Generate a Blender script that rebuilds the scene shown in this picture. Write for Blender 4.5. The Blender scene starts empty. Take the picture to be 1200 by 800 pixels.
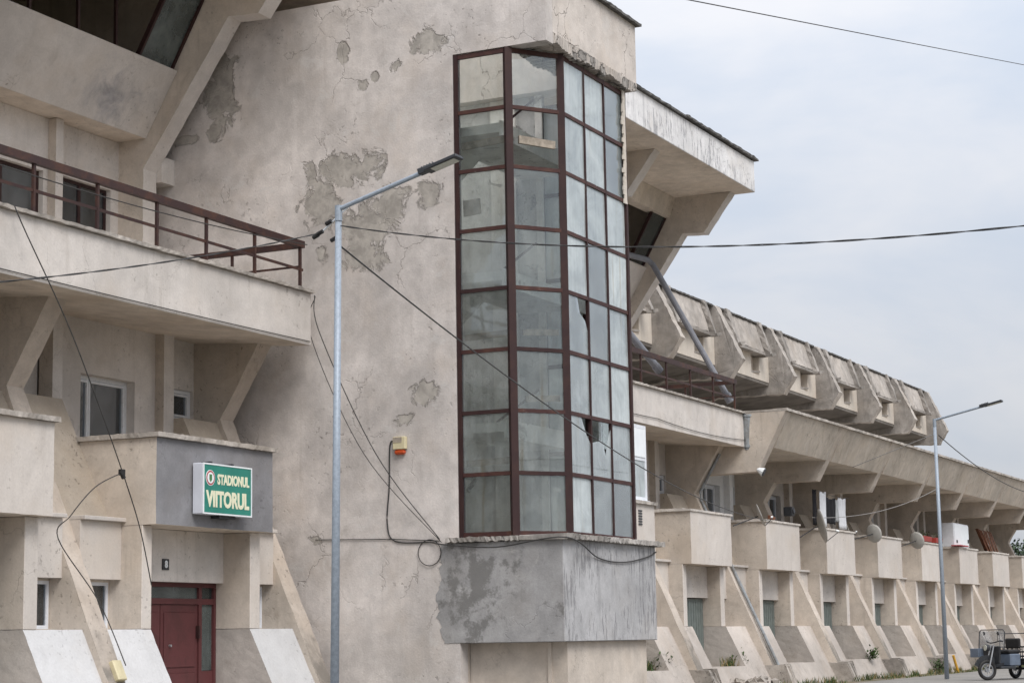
import bpy, bmesh, math, random
from mathutils import Vector, Matrix
random.seed(7)
R = math.radians
sc = bpy.context.scene
C = sc.collection

# ------------------------------------------------------------------ camera
def make_camera():
    f, vp, roll = 2333.0, (1750.0, 729.0), R(1.0)
    d = Vector((vp[0] - 600, vp[1] - 400, f)).normalized()
    a = Vector((-math.sin(roll), -math.cos(roll), 0))
    up = (a + Vector((0, 0, -(a.dot(d)) / d[2]))).normalized()
    Y = up.cross(d)
    W = Matrix((d, Y, up))                       # world <- image (right, down, forward)
    right, down, fwd = W @ Vector((1, 0, 0)), W @ Vector((0, 1, 0)), W @ Vector((0, 0, 1))
    cam = bpy.data.cameras.new('camera')
    cam.sensor_width = 36.0
    cam.lens = f / 1200 * 36.0
    cam.clip_start, cam.clip_end = 0.2, 5000
    o = bpy.data.objects.new('camera', cam)
    M = Matrix((right, -down, -fwd)).transposed().to_4x4()
    M.translation = Vector((0, 0, 1.5))
    o.matrix_world = M
    C.objects.link(o)
    sc.camera = o
make_camera()

# ------------------------------------------------------------------ light
SUN_EL, SUN_AZ = R(48), R(232)      # direction towards the sun: azimuth from +X, anticlockwise
sd = Vector((math.cos(SUN_EL) * math.cos(SUN_AZ), math.cos(SUN_EL) * math.sin(SUN_AZ), math.sin(SUN_EL)))
def make_sun():
    l = bpy.data.lights.new('sun', 'SUN')
    l.energy, l.angle, l.color = 2.15, R(30), (1.0, 0.96, 0.91)
    o = bpy.data.objects.new('sun', l)
    o.rotation_euler = sd.to_track_quat('Z', 'Y').to_euler()
    o.location = (20, -20, 60)
    C.objects.link(o)
make_sun()
sc.view_settings.view_transform = 'Standard'
sc.view_settings.look = 'None'
sc.view_settings.exposure = 0.10
sc.view_settings.gamma = 1.0
sc.cycles.max_bounces = 8
sc.cycles.transparent_max_bounces = 12

# ------------------------------------------------------------------ node helper
class N:
    def __init__(s, nt): s.nt = nt
    def n(s, t, **kw):
        x = s.nt.nodes.new(t)
        for k, v in kw.items(): setattr(x, k, v)
        return x
    def put(s, inp, v):
        if hasattr(v, 'links') or isinstance(v, bpy.types.NodeSocket): s.nt.links.new(v, inp)
        else:
            if inp.type == 'RGBA' and len(v) == 3: v = (*v, 1)
            inp.default_value = v
    def pos(s): return s.n('ShaderNodeNewGeometry').outputs['Position']
    def vmul(s, v, m):
        x = s.n('ShaderNodeVectorMath', operation='MULTIPLY'); s.put(x.inputs[0], v); s.put(x.inputs[1], m); return x.outputs[0]
    def vadd(s, v, m):
        x = s.n('ShaderNodeVectorMath', operation='ADD'); s.put(x.inputs[0], v); s.put(x.inputs[1], m); return x.outputs[0]
    def vlen(s, v):
        x = s.n('ShaderNodeVectorMath', operation='LENGTH'); s.put(x.inputs[0], v); return x.outputs['Value']
    def noise(s, v, scale, detail=5, rough=.55, dist=0, col=False):
        x = s.n('ShaderNodeTexNoise'); s.put(x.inputs['Vector'], v)
        x.inputs['Scale'].default_value = scale; x.inputs['Detail'].default_value = detail
        x.inputs['Roughness'].default_value = rough; x.inputs['Distortion'].default_value = dist
        return x.outputs['Color' if col else 'Fac']
    def edge(s, v, scale):
        x = s.n('ShaderNodeTexVoronoi', feature='DISTANCE_TO_EDGE'); s.put(x.inputs['Vector'], v)
        x.inputs['Scale'].default_value = scale; return x.outputs['Distance']
    def ss(s, v, a, b, lo=0., hi=1.):
        x = s.n('ShaderNodeMapRange', interpolation_type='SMOOTHSTEP'); s.put(x.inputs['Value'], v)
        if a > b: a, b, lo, hi = b, a, hi, lo
        x.inputs['From Min'].default_value, x.inputs['From Max'].default_value = a, b
        x.inputs['To Min'].default_value, x.inputs['To Max'].default_value = lo, hi
        return x.outputs['Result']
    def m(s, op, a, b=0.5, c=None):
        x = s.n('ShaderNodeMath', operation=op); s.put(x.inputs[0], a); s.put(x.inputs[1], b)
        if c is not None: s.put(x.inputs[2], c)
        return x.outputs[0]
    def mix(s, f, a, b, blend='MIX'):
        x = s.n('ShaderNodeMix', data_type='RGBA', blend_type=blend)
        s.put(x.inputs['Factor'], f); s.put(x.inputs['A'], a); s.put(x.inputs['B'], b)
        # float sockets share the names: address the colour ones by index
        return x.outputs['Result'] if False else x.outputs[2]
    def bump(s, h, strength, dist=.02, nrm=None):
        x = s.n('ShaderNodeBump'); x.inputs['Strength'].default_value = strength; x.inputs['Distance'].default_value = dist
        s.put(x.inputs['Height'], h)
        if nrm is not None: s.put(x.inputs['Normal'], nrm)
        return x.outputs[0]
def _mix(s, f, a, b, blend='MIX'):
    x = s.n('ShaderNodeMix', data_type='RGBA', blend_type=blend)
    s.put(x.inputs[0], f); s.put(x.inputs[6], a); s.put(x.inputs[7], b)
    return x.outputs[2]
N.mix = _mix

def new_mat(name):
    m = bpy.data.materials.new(name); m.use_nodes = True
    for x in list(m.node_tree.nodes):
        if x.type != 'OUTPUT_MATERIAL': m.node_tree.nodes.remove(x)
    out = next(x for x in m.node_tree.nodes if x.type == 'OUTPUT_MATERIAL')
    return m, N(m.node_tree), out
def princ(n, out, col, rough=.8, metal=0., nrm=None, spec=.3):
    b = n.n('ShaderNodeBsdfPrincipled')
    n.put(b.inputs['Base Color'], col); n.put(b.inputs['Roughness'], rough); b.inputs['Metallic'].default_value = metal
    b.inputs['Specular IOR Level'].default_value = spec
    if nrm is not None: n.put(b.inputs['Normal'], nrm)
    n.nt.links.new(b.outputs[0], out.inputs['Surface'])
    return b

# ------------------------------------------------------------------ world: overcast sky with faint cloud structure
def make_world():
    w = bpy.data.worlds.new('World'); sc.world = w; w.use_nodes = True
    nt = w.node_tree; nt.nodes.clear(); n = N(nt)
    sky = n.n('ShaderNodeTexSky', sky_type='NISHITA'); sky.sun_disc = False
    sky.sun_elevation = SUN_EL
    sky.sun_rotation = R(90) - SUN_AZ          # sky rotation runs clockwise from +Y
    sky.dust_density = 2.5
    skyc = n.vmul(sky.outputs[0], (.10, .10, .10))
    d = n.n('ShaderNodeTexCoord').outputs['Generated']
    sep = n.n('ShaderNodeSeparateXYZ'); n.put(sep.inputs[0], d)
    z = n.m('MAXIMUM', sep.outputs[2], 0.0)
    lum = n.m('MULTIPLY_ADD', z, 1.12, .50)     # overcast: zenith brighter than the horizon
    st = n.vmul(d, (1.0, 1.0, 2.6))
    c1 = n.noise(st, 2.6, 6, .55, .6)
    c2 = n.noise(n.vadd(st, (3.1, 7.7, 1.3)), 7.0, 5, .5, .4)
    cl = n.m('MULTIPLY_ADD', c2, .35, n.m('MULTIPLY', c1, .65))
    k = n.ss(cl, .37, .61)
    cloud = n.mix(k, (.86, .945, 1.085), (1.11, 1.12, 1.17))
    lumv = n.n('ShaderNodeCombineXYZ')
    for i in range(3): n.put(lumv.inputs[i], lum)
    cloud = n.mix(1.0, cloud, lumv.outputs[0], 'MULTIPLY')
    col = n.mix(.90, skyc, cloud)
    # below the horizon: dull ground colour
    bg = n.n('ShaderNodeBackground'); n.put(bg.inputs['Color'], col); bg.inputs['Strength'].default_value = 1.0
    out = n.n('ShaderNodeOutputWorld'); nt.links.new(bg.outputs[0], out.inputs['Surface'])
make_world()

# ------------------------------------------------------------------ materials
def plaster(name, col, var=.12, streak=.25, stain=(.20, .17, .14), stain_amt=.35, crack=.25, bump=.35, peel=None, peel_col=(.26, .25, .24),
            peel_noise=1.0, under=0.0, sc1=.55, blobs=(), white=0.0, rough=.9, dirtlow=0.0, vpeel=None, blotch=None, speck=.5, objvar=.13, xblob=None, soft=0.0, edge=(.06, .34), lip=.3):
    m, n, out = new_mat(name)
    p = n.pos()
    big = n.noise(p, sc1, 6, .6)
    mid = n.noise(p, 3.0, 6, .62, .3)
    fine = n.noise(p, 26.0, 4, .6)
    v = n.ss(big, .3, .7, 1 - var, 1 + var)
    v = n.m('MULTIPLY', v, n.ss(mid, .25, .75, 1 - var * .7, 1 + var * .7))
    v = n.m('MULTIPLY', v, n.ss(fine, .2, .8, .94, 1.06))
    v = n.m('MULTIPLY', v, n.m('MULTIPLY_ADD', n.n('ShaderNodeObjectInfo').outputs['Random'], objvar, 1 - objvar / 2))
    vv = n.n('ShaderNodeCombineXYZ')
    for i in range(3): n.put(vv.inputs[i], v)
    c = n.mix(1.0, col, vv.outputs[0], 'MULTIPLY')
    # warm / cool drift
    hue = n.noise(n.vadd(p, (11, 5, 3)), .8, 4, .6)
    c = n.mix(n.ss(hue, .45, .75, 0, .35), c, (col[0] * .92, col[1] * .84, col[2] * .74))
    if soft > 0:
        so = n.m('ADD', n.m('MULTIPLY', n.noise(n.vadd(p, (8, 3, 1)), .38, 4, .6, .3), .7), n.m('MULTIPLY', n.noise(n.vmul(n.vadd(p, (1, 3, 8)), (2.2, 2.2, .5)), 1.0, 6, .65), .3))
        c = n.mix(n.ss(so, .49, .66, 0, soft), c, tuple(x * .62 for x in col))
    # vertical run-off streaks
    sv = n.vmul(p, (5.5, 5.5, .35))
    st = n.noise(sv, 1.0, 5, .65, .25)
    area = n.noise(n.vadd(p, (4, 9, 2)), .45, 3, .5)
    sm = n.m('MULTIPLY', n.ss(st, .5, .78), n.ss(area, .38, .62, .15, 1))
    c = n.mix(n.m('MULTIPLY', sm, streak), c, stain)
    # soft blotchy stains
    bl = n.noise(n.vadd(p, (7, 1, 8)), 1.1, 7, .68, .8)
    c = n.mix(n.ss(bl, .55, .76, 0, stain_amt), c, stain)
    if white > 0:
        wn = n.noise(n.vadd(p, (2, 3, 9)), 1.7, 8, .7, 1.1)
        c = n.mix(n.ss(wn, .56, .66, 0, white), c, (.62, .60, .58))
    h = n.m('MULTIPLY_ADD', fine, .35, n.m('MULTIPLY', mid, .5))
    if speck > 0:
        sp1 = n.noise(n.vadd(p, (13, 2, 5)), 11.0, 4, .6)
        sa = n.ss(n.noise(n.vadd(p, (1, 12, 7)), .6, 4, .6), .47, .66)
        sm2 = n.m('MULTIPLY', n.ss(sp1, .60, .68), sa)
        c = n.mix(n.m('MULTIPLY', sm2, speck), c, tuple(x * .5 for x in stain))
        tr = n.noise(n.vmul(n.vadd(p, (3, 3, 3)), (1.6, 1.6, 9)), 1.0, 6, .7, .4)
        c = n.mix(n.ss(tr, .58, .80, 0, speck * .45), c, stain)
        h = n.m('SUBTRACT', h, n.m('MULTIPLY', sm2, .6))
    if blotch:
        t_, bcol, bamt = blotch
        bn = n.m('ADD', n.m('MULTIPLY', n.noise(n.vadd(p, (3, 14, 6)), .7, 3, .5), .5), n.m('MULTIPLY', n.noise(n.vadd(p, (9, 4, 16)), 3.2, 10, .72, .0), .5))
        c = n.mix(n.ss(bn, t_, t_ + .07, 0, bamt), c, bcol)
    if vpeel:
        t_, vcol = vpeel
        vn = n.m('ADD', n.m('MULTIPLY', n.noise(n.vmul(p, (13, 13, 1.9)), 1.0, 7, .72, .2), .7), n.m('MULTIPLY', n.noise(n.vadd(p, (2, 6, 1)), .7, 3, .5), .3))
        vm = n.ss(vn, t_, t_ + .04)
        c = n.mix(n.m('MULTIPLY', vm, .8), c, vcol); h = n.m('SUBTRACT', h, n.m('MULTIPLY', vm, .6))
    if crack > 0:
        wv = n.vadd(p, n.vmul(n.noise(p, 1.6, 4, .6, 0, True), (.9, .9, .9)))
        e = n.edge(wv, .75)
        ck = n.m('MULTIPLY', n.ss(e, .012, .0), n.ss(n.noise(n.vadd(p, (1, 8, 4)), .5, 2, .5), .48, .62))
        c = n.mix(n.m('MULTIPLY', ck, crack), c, (.10, .085, .07))
        h = n.m('SUBTRACT', h, n.m('MULTIPLY', ck, .6))
    mask = None
    pn = n.noise(n.vadd(p, (6, 2, 1)), 1.35 * peel_noise, 9, .62, .5)
    if blobs:
        for (by, bz, ry, rz) in blobs:
            q = n.vmul(n.vadd(p, (-xblob[0] if xblob else 0, -by, -bz)), (1 / xblob[1] if xblob else 0, 1 / ry, 1 / rz))
            f = n.m('SUBTRACT', 1.0, n.vlen(q))
            mask = f if mask is None else n.m('MAXIMUM', mask, f)
        pb = n.noise(n.vadd(p, (6, 2, 1)), 2.3, 9, .66, .6)
        mm = n.m('ADD', mask, n.m('MULTIPLY', n.m('SUBTRACT', pb, .5), 3.6))
        pm = n.m('MULTIPLY', n.ss(mm, *edge), n.ss(mask, -.35, -.1))
    elif peel is not None:
        pm = n.ss(pn, peel, peel + .03)
    else: pm = None
    if pm is not None:
        pcv = n.noise(p, 5.0, 6, .6)
        pc = n.mix(n.ss(pcv, .3, .7), tuple(x * .78 for x in peel_col), tuple(x * 1.15 for x in peel_col))
        pc = n.mix(n.ss(n.noise(n.vadd(p, (5, 5, 1)), 2.6, 7, .7, .4), .5, .66, 0, .7), pc, tuple(x * 1.28 for x in peel_col))
        c = n.mix(pm, c, pc)
        h = n.m('SUBTRACT', h, n.m('MULTIPLY', pm, 1.2))
    if dirtlow > 0:
        sp = n.n('ShaderNodeSeparateXYZ'); n.put(sp.inputs[0], p)
        lowm = n.m('ADD', n.ss(sp.outputs[2], 3.0, .3), n.m('MULTIPLY', n.m('SUBTRACT', mid, .5), 1.4))
        c = n.mix(n.ss(lowm, .35, 1.0, 0, dirtlow), c, (.15, .138, .122))
    nb = n.bump(h, bump, .02)
    if pm is not None: nb = n.bump(n.m('MULTIPLY', pm, -1.0), lip, .022, nb)
    princ(n, out, c, rough, 0, nb, .2)
    return m

def simple(name, col, rough=.6, metal=0., var=.1, scale=8., bump=0., spec=.4):
    m, n, out = new_mat(name)
    p = n.pos()
    f = n.noise(p, scale, 5, .6)
    c = n.mix(n.ss(f, .3, .7), tuple(x * (1 - var) for x in col), tuple(min(1, x * (1 + var)) for x in col))
    princ(n, out, c, rough, metal, n.bump(f, bump, .01) if bump else None, spec)
    return m

def rusty(name, col, rust=(.16, .065, .03), amt=.5, chip=None, metal=0.):
    m, n, out = new_mat(name)
    p = n.pos()
    a = n.noise(p, 3.0, 7, .65, .4); b = n.noise(n.vadd(p, (3, 3, 3)), 22, 5, .65)
    c = n.mix(n.ss(a, .42, .68, 0, amt), col, rust)
    c = n.mix(n.ss(b, .55, .75, 0, .6), c, tuple(x * .5 for x in col))
    if chip: c = n.mix(n.ss(n.noise(n.vadd(p, (1, 5, 2)), 2.2, 8, .7, .8), .64, .68), c, chip)
    princ(n, out, c, .6, metal, n.bump(b, .3, .006), .35)
    return m

def glass(name, tint, dirt_col, dirt_lo, dirt_hi, refl=1.0, streaks=.6):
    m, n, out = new_mat(name)
    p = n.pos()
    tr = n.n('ShaderNodeBsdfTransparent'); n.put(tr.inputs[0], tint)
    gl = n.n('ShaderNodeBsdfGlossy'); gl.inputs['Roughness'].default_value = .03; n.put(gl.inputs['Color'], (.95, .97, 1.0))
    wob = n.noise(p, 1.3, 2, .5)
    n.put(gl.inputs['Normal'], n.bump(wob, .12, .05))
    fr = n.n('ShaderNodeFresnel'); fr.inputs['IOR'].default_value = 1.55
    mx = n.n('ShaderNodeMixShader'); n.put(mx.inputs[0], n.m('MULTIPLY', fr.outputs[0], 1.7 * refl))
    n.nt.links.new(tr.outputs[0], mx.inputs[1]); n.nt.links.new(gl.outputs[0], mx.inputs[2])
    df = n.n('ShaderNodeBsdfDiffuse')
    rn = n.noise(n.vmul(p, (9, 9, .5)), 1.0, 5, .6, .2)
    bn = n.noise(n.vadd(p, (5, 1, 2)), 1.4, 6, .6, .4)
    rustm = n.m('MULTIPLY', n.ss(n.noise(n.vmul(n.vadd(p, (2, 2, 2)), (5, 5, .25)), 1.0, 4, .6), .58, .74), streaks)
    rnd = n.n('ShaderNodeObjectInfo').outputs['Random']
    dc = n.mix(rustm, dirt_col, (.42, .33, .18))
    n.put(df.inputs[0], dc)
    d = n.m('ADD', n.m('MULTIPLY', rn, .25), n.m('MULTIPLY', bn, .75))
    mx2 = n.n('ShaderNodeMixShader'); n.put(mx2.inputs[0], n.m('MULTIPLY', n.ss(d, .30, .74, dirt_lo, dirt_hi), n.m('MULTIPLY_ADD', rnd, 1.3, .35)))
    n.nt.links.new(mx.outputs[0], mx2.inputs[1]); n.nt.links.new(df.outputs[0], mx2.inputs[2])
    n.nt.links.new(mx2.outputs[0], out.inputs['Surface'])
    return m

TOWER_BLOBS = [(19.50,10.60,.96,.38),(19.98,10.06,.52,.62),(18.93,9.44,.80,.47),(19.03,8.86,.60,.34),(18.45,9.80,.5,.40),
    (17.55,12.92,.40,.30),(18.24,12.55,.14,.20),(19.45,12.92,.14,.24),(18.72,12.35,.12,.15),(19.0,12.22,.15,.14),
    (17.66,6.11,.40,.23),(18.12,5.66,.26,.17),(19.99,9.04,.23,.22),(20.10,3.45,.19,.09),(23.23,11.67,.40,.12),(17.55,9.9,.3,.3),(22.3,12.6,.40,.95),(22.5,11.75,.2,.2)]
CREAM, TAN = (.60, .557, .52), (.55, .488, .425)
M = {}
M['tower'] = plaster('tower_plaster', (.60, .556, .528), .17, .26, (.32, .28, .245), .42, .30, .6, peel_col=(.41, .38, .345), blobs=TOWER_BLOBS, white=.4, sc1=.4, objvar=0, soft=.5)
M['tower_top'] = plaster('tower_top_plaster', (.60, .545, .50), .14, .25, (.30, .25, .21), .4, .6, .6, peel=.70, peel_col=(.46, .43, .40), white=.3)
M['parapet'] = plaster('stained_parapet', CREAM, .1, .3, (.30, .26, .22), .3, .2, .3, blobs=[(23.2, 12.05, .5, .75)], xblob=(30.3, .95), peel_col=(.37, .355, .36), edge=(-.15, 1.3), lip=.02)
M['crumble'] = plaster('crumbling_render', (.46, .42, .385), .25, .5, (.20, .17, .14), .7, .8, 1.0, peel=.52, peel_col=(.30, .28, .26), white=.5)
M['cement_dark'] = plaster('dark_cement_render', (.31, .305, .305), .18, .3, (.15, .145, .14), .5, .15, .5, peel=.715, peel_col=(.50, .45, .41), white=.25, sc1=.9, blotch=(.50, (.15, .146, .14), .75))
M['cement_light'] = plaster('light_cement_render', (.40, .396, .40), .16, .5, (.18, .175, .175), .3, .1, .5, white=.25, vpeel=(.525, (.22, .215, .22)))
M['cement_bay'] = plaster('grey_cement_bay', (.225, .222, .232), .14, .3, (.15, .145, .145), .35, .1, .3)
M['cream'] = plaster('cream_paint', CREAM, .10, .35, (.30, .255, .21), .3, .2, .35, soft=.3)
M['cream2'] = plaster('bay_front_paint', (.61, .56, .515), .06, .35, (.36, .31, .27), .18, .1, .25)
M['tan'] = plaster('tan_paint', TAN, .13, .4, (.22, .18, .14), .42, .2, .4, soft=.4)
M['tanrough'] = plaster('rough_tan_render', (.40, .345, .285), .1, .1, (.24, .2, .16), .25, 0, 1.2)
M['strut'] = plaster('strut_concrete', (.52, .455, .395), .14, .35, (.14, .125, .11), .35, .3, .5, dirtlow=.8)
M['white'] = plaster('white_limewash', (.56, .558, .562), .05, .2, (.38, .365, .35), .2, .1, .3)
M['whitewall'] = plaster('white_loggia_paint', (.80, .81, .82), .05, .1, (.5, .48, .45), .12, 0, .2)
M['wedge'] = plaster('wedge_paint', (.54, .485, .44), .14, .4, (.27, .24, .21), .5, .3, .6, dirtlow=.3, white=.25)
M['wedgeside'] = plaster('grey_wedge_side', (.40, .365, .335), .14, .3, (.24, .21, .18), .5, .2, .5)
M['concrete'] = plaster('raw_concrete', (.285, .262, .24), .26, .7, (.12, .11, .10), .7, .4, .8, sc1=.8)
M['panel'] = plaster('weathered_panel', (.40, .365, .332), .24, .7, (.18, .16, .145), .65, .3, .7)
M['box'] = plaster('pale_concrete_box', (.60, .545, .48), .08, .45, (.30, .26, .21), .25, .1, .3)
M['fascia'] = plaster('stand_fascia', (.50, .44, .375), .14, .75, (.25, .21, .17), .45, .4, .5, white=.2)
M['roofedge'] = plaster('white_roof_fascia', (.72, .71, .71), .1, .6, (.25, .25, .27), .35, .2, .8, vpeel=(.535, (.38, .38, .40)), peel=.69, peel_col=(.40, .40, .42))
M['soffit'] = plaster('soffit_plaster', (.62, .545, .465), .16, .1, (.30, .25, .20), .55, .2, .3)
M['inner'] = plaster('inner_plaster', (.83, .82, .78), .14, .5, (.30, .28, .25), .5, .3, .5, peel=.64, peel_col=(.42, .40, .37))
M['innergrey'] = plaster('raw_inner_wall', (.60, .605, .59), .2, .6, (.20, .20, .19), .7, .4, .6, peel=.6, peel_col=(.34, .33, .32))
M['copingpale'] = plaster('pale_coping', (.60, .555, .51), .12, .4, (.28, .25, .22), .5, 0, .5)
M['coping'] = plaster('coping_concrete', (.40, .365, .33), .3, .4, (.12, .108, .095), .85, 0, 1.0, sc1=2.0)
M['copingdark'] = plaster('weathered_coping', (.30, .28, .26), .35, .4, (.09, .085, .078), .9, .3, 1.4, sc1=2.0, white=.4)
M['flash'] = simple('dark_roof_flashing', (.10, .095, .09), .8, 0, .4, 6, .5)
M['redpaint'] = rusty('dark_red_frame_paint', (.034, .0145, .0145), (.062, .028, .021), .45)
M['redpaint2'] = rusty('worn_red_frame_paint', (.055, .022, .020), (.11, .05, .034), .6, (.42, .39, .36))
M['rail'] = rusty('rusty_railing', (.045, .024, .023), (.12, .05, .028), .5)
M['door'] = rusty('oxblood_door_paint', (.108, .033, .034), (.07, .026, .025), .6)
M['gdoor'] = simple('grey_green_door', (.15, .175, .165), .5, 0, .15, 5)
M['pvc'] = simple('white_window_frame', (.74, .76, .80), .4, 0, .06, 4)
M['oldpvc'] = rusty('chipped_white_frame', (.76, .77, .79), (.56, .54, .51), .35)
M['galv'] = simple('galvanised_steel', (.31, .355, .41), .5, .2, .12, 30)
M['pipe'] = simple('grey_plastic_pipe', (.185, .19, .215), .5, 0, .12, 4)
M['zinc'] = rusty('zinc_downpipe', (.30, .325, .345), (.15, .135, .12), .7)
M['black'] = simple('black_rubber', (.018, .017, .017), .6, 0, .2, 9)
M['dkplastic'] = simple('dark_plastic', (.035, .037, .042), .45, 0, .2, 9)
M['lens'] = simple('lamp_lens', (.60, .60, .52), .25, 0, .1, 40)
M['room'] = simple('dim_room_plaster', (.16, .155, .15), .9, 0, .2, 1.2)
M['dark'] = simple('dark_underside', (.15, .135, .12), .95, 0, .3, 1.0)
M['curtain'] = simple('net_curtain', (.40, .41, .42), .9, 0, .15, 6)
M['glass'] = glass('window_glass', (.62, .66, .68), (.35, .37, .37), .02, .12, 1.0, .0)
M['gl_side'] = glass('dirty_pane', (.94, .965, .955), (.64, .68, .66), .03, .20, .8, .9)
M['gl_front'] = glass('milky_pane', (.92, .96, .965), (.76, .82, .825), .26, .56, 1.0, .5)
M['gl_up'] = glass('green_dirty_glass', (.42, .46, .44), (.22, .25, .24), .15, .45, .7, 0)
M['sign'] = simple('sign_green', (.03, .225, .175), .35, 0, .12, 2)
M['signcase'] = simple('sign_case', (.62, .64, .70), .4, 0, .05, 3)
M['letter'] = simple('sign_letters', (.80, .78, .58), .4, 0, .03, 3)
M['signwhite'] = simple('sign_white', (.85, .88, .90), .4, 0, .03, 3)
M['crestred'] = simple('crest_red', (.42, .10, .10), .4, 0, .05, 3)
M['crestgreen'] = simple('crest_green', (.07, .22, .08), .4, 0, .05, 3)
M['cablem'] = simple('black_cable', (.045, .043, .042), .6, 0, .2, 9)
M['cablegrey'] = simple('grey_cable', (.30, .29, .28), .6, 0, .1, 9)
M['ivory'] = simple('ivory_plastic', (.62, .55, .36), .5, 0, .08, 9)
M['orange'] = simple('orange_lens', (.50, .075, .02), .3, 0, .1, 9)
M['dish'] = simple('grey_dish', (.42, .41, .385), .5, 0, .08, 5)
M['sheet'] = simple('white_sheet', (.66, .67, .70), .9, 0, .05, 4)
M['cloth'] = simple('black_cloth', (.016, .015, .018), .95, 0, .3, 4)
M['redcloth'] = simple('red_cloth', (.42, .10, .11), .8, 0, .1, 4)
M['redpot'] = simple('red_flower_box', (.36, .05, .04), .5, 0, .1, 4)
M['woodm'] = simple('brown_boards', (.16, .065, .035), .7, 0, .3, 6, .3)
M['timber'] = simple('old_timber', (.34, .29, .235), .8, 0, .35, 7, .4)
M['yellow'] = simple('yellow_paint', (.55, .30, .04), .5, 0, .1, 5)
M['leaf'] = simple('leaf_green', (.045, .085, .022), .7, 0, .5, 3)
M['leaf2'] = simple('tree_leaf', (.035, .06, .025), .7, 0, .6, 1.2)
M['straw'] = simple('dry_grass', (.26, .19, .085), .8, 0, .3, 3)
M['bark'] = simple('bark', (.10, .075, .055), .9, 0, .3, 8, .5)
M['steel'] = simple('bare_steel', (.45, .46, .48), .35, .7, .1, 9)
M['trike'] = simple('graphite_paint', (.03, .032, .036), .35, 0, .15, 6)
M['trike2'] = simple('blue_grey_paint', (.13, .16, .21), .35, 0, .1, 6)
M['screen'] = glass('windshield', (.86, .88, .90), (.6, .6, .6), .05, .15, .8, 0)
M['rubble'] = plaster('broken_concrete', (.34, .31, .28), .3, .4, (.08, .07, .06), .8, .6, 1.5)
def ground_mat(name, a, b, s):
    m, n, out = new_mat(name); p = n.pos()
    f = n.noise(p, s, 8, .65); g = n.noise(n.vadd(p, (3, 1, 2)), 30 * s, 4, .6)
    c = n.mix(n.ss(f, .35, .65), a, b); c = n.mix(n.ss(g, .55, .75, 0, .5), c, tuple(x * .5 for x in a))
    princ(n, out, c, .95, 0, n.bump(g, .5, .02), .2); return m
M['earth'] = ground_mat('packed_earth', (.20, .165, .125), (.13, .125, .07), .3)
M['asphalt'] = ground_mat('asphalt', (.055, .054, .053), (.075, .073, .07), .5)
M['paving'] = ground_mat('concrete_paving', (.28, .265, .245), (.22, .21, .195), .6)
M['kerbm'] = ground_mat('kerb_stone', (.34, .33, .31), (.27, .26, .24), 1.0)

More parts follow.
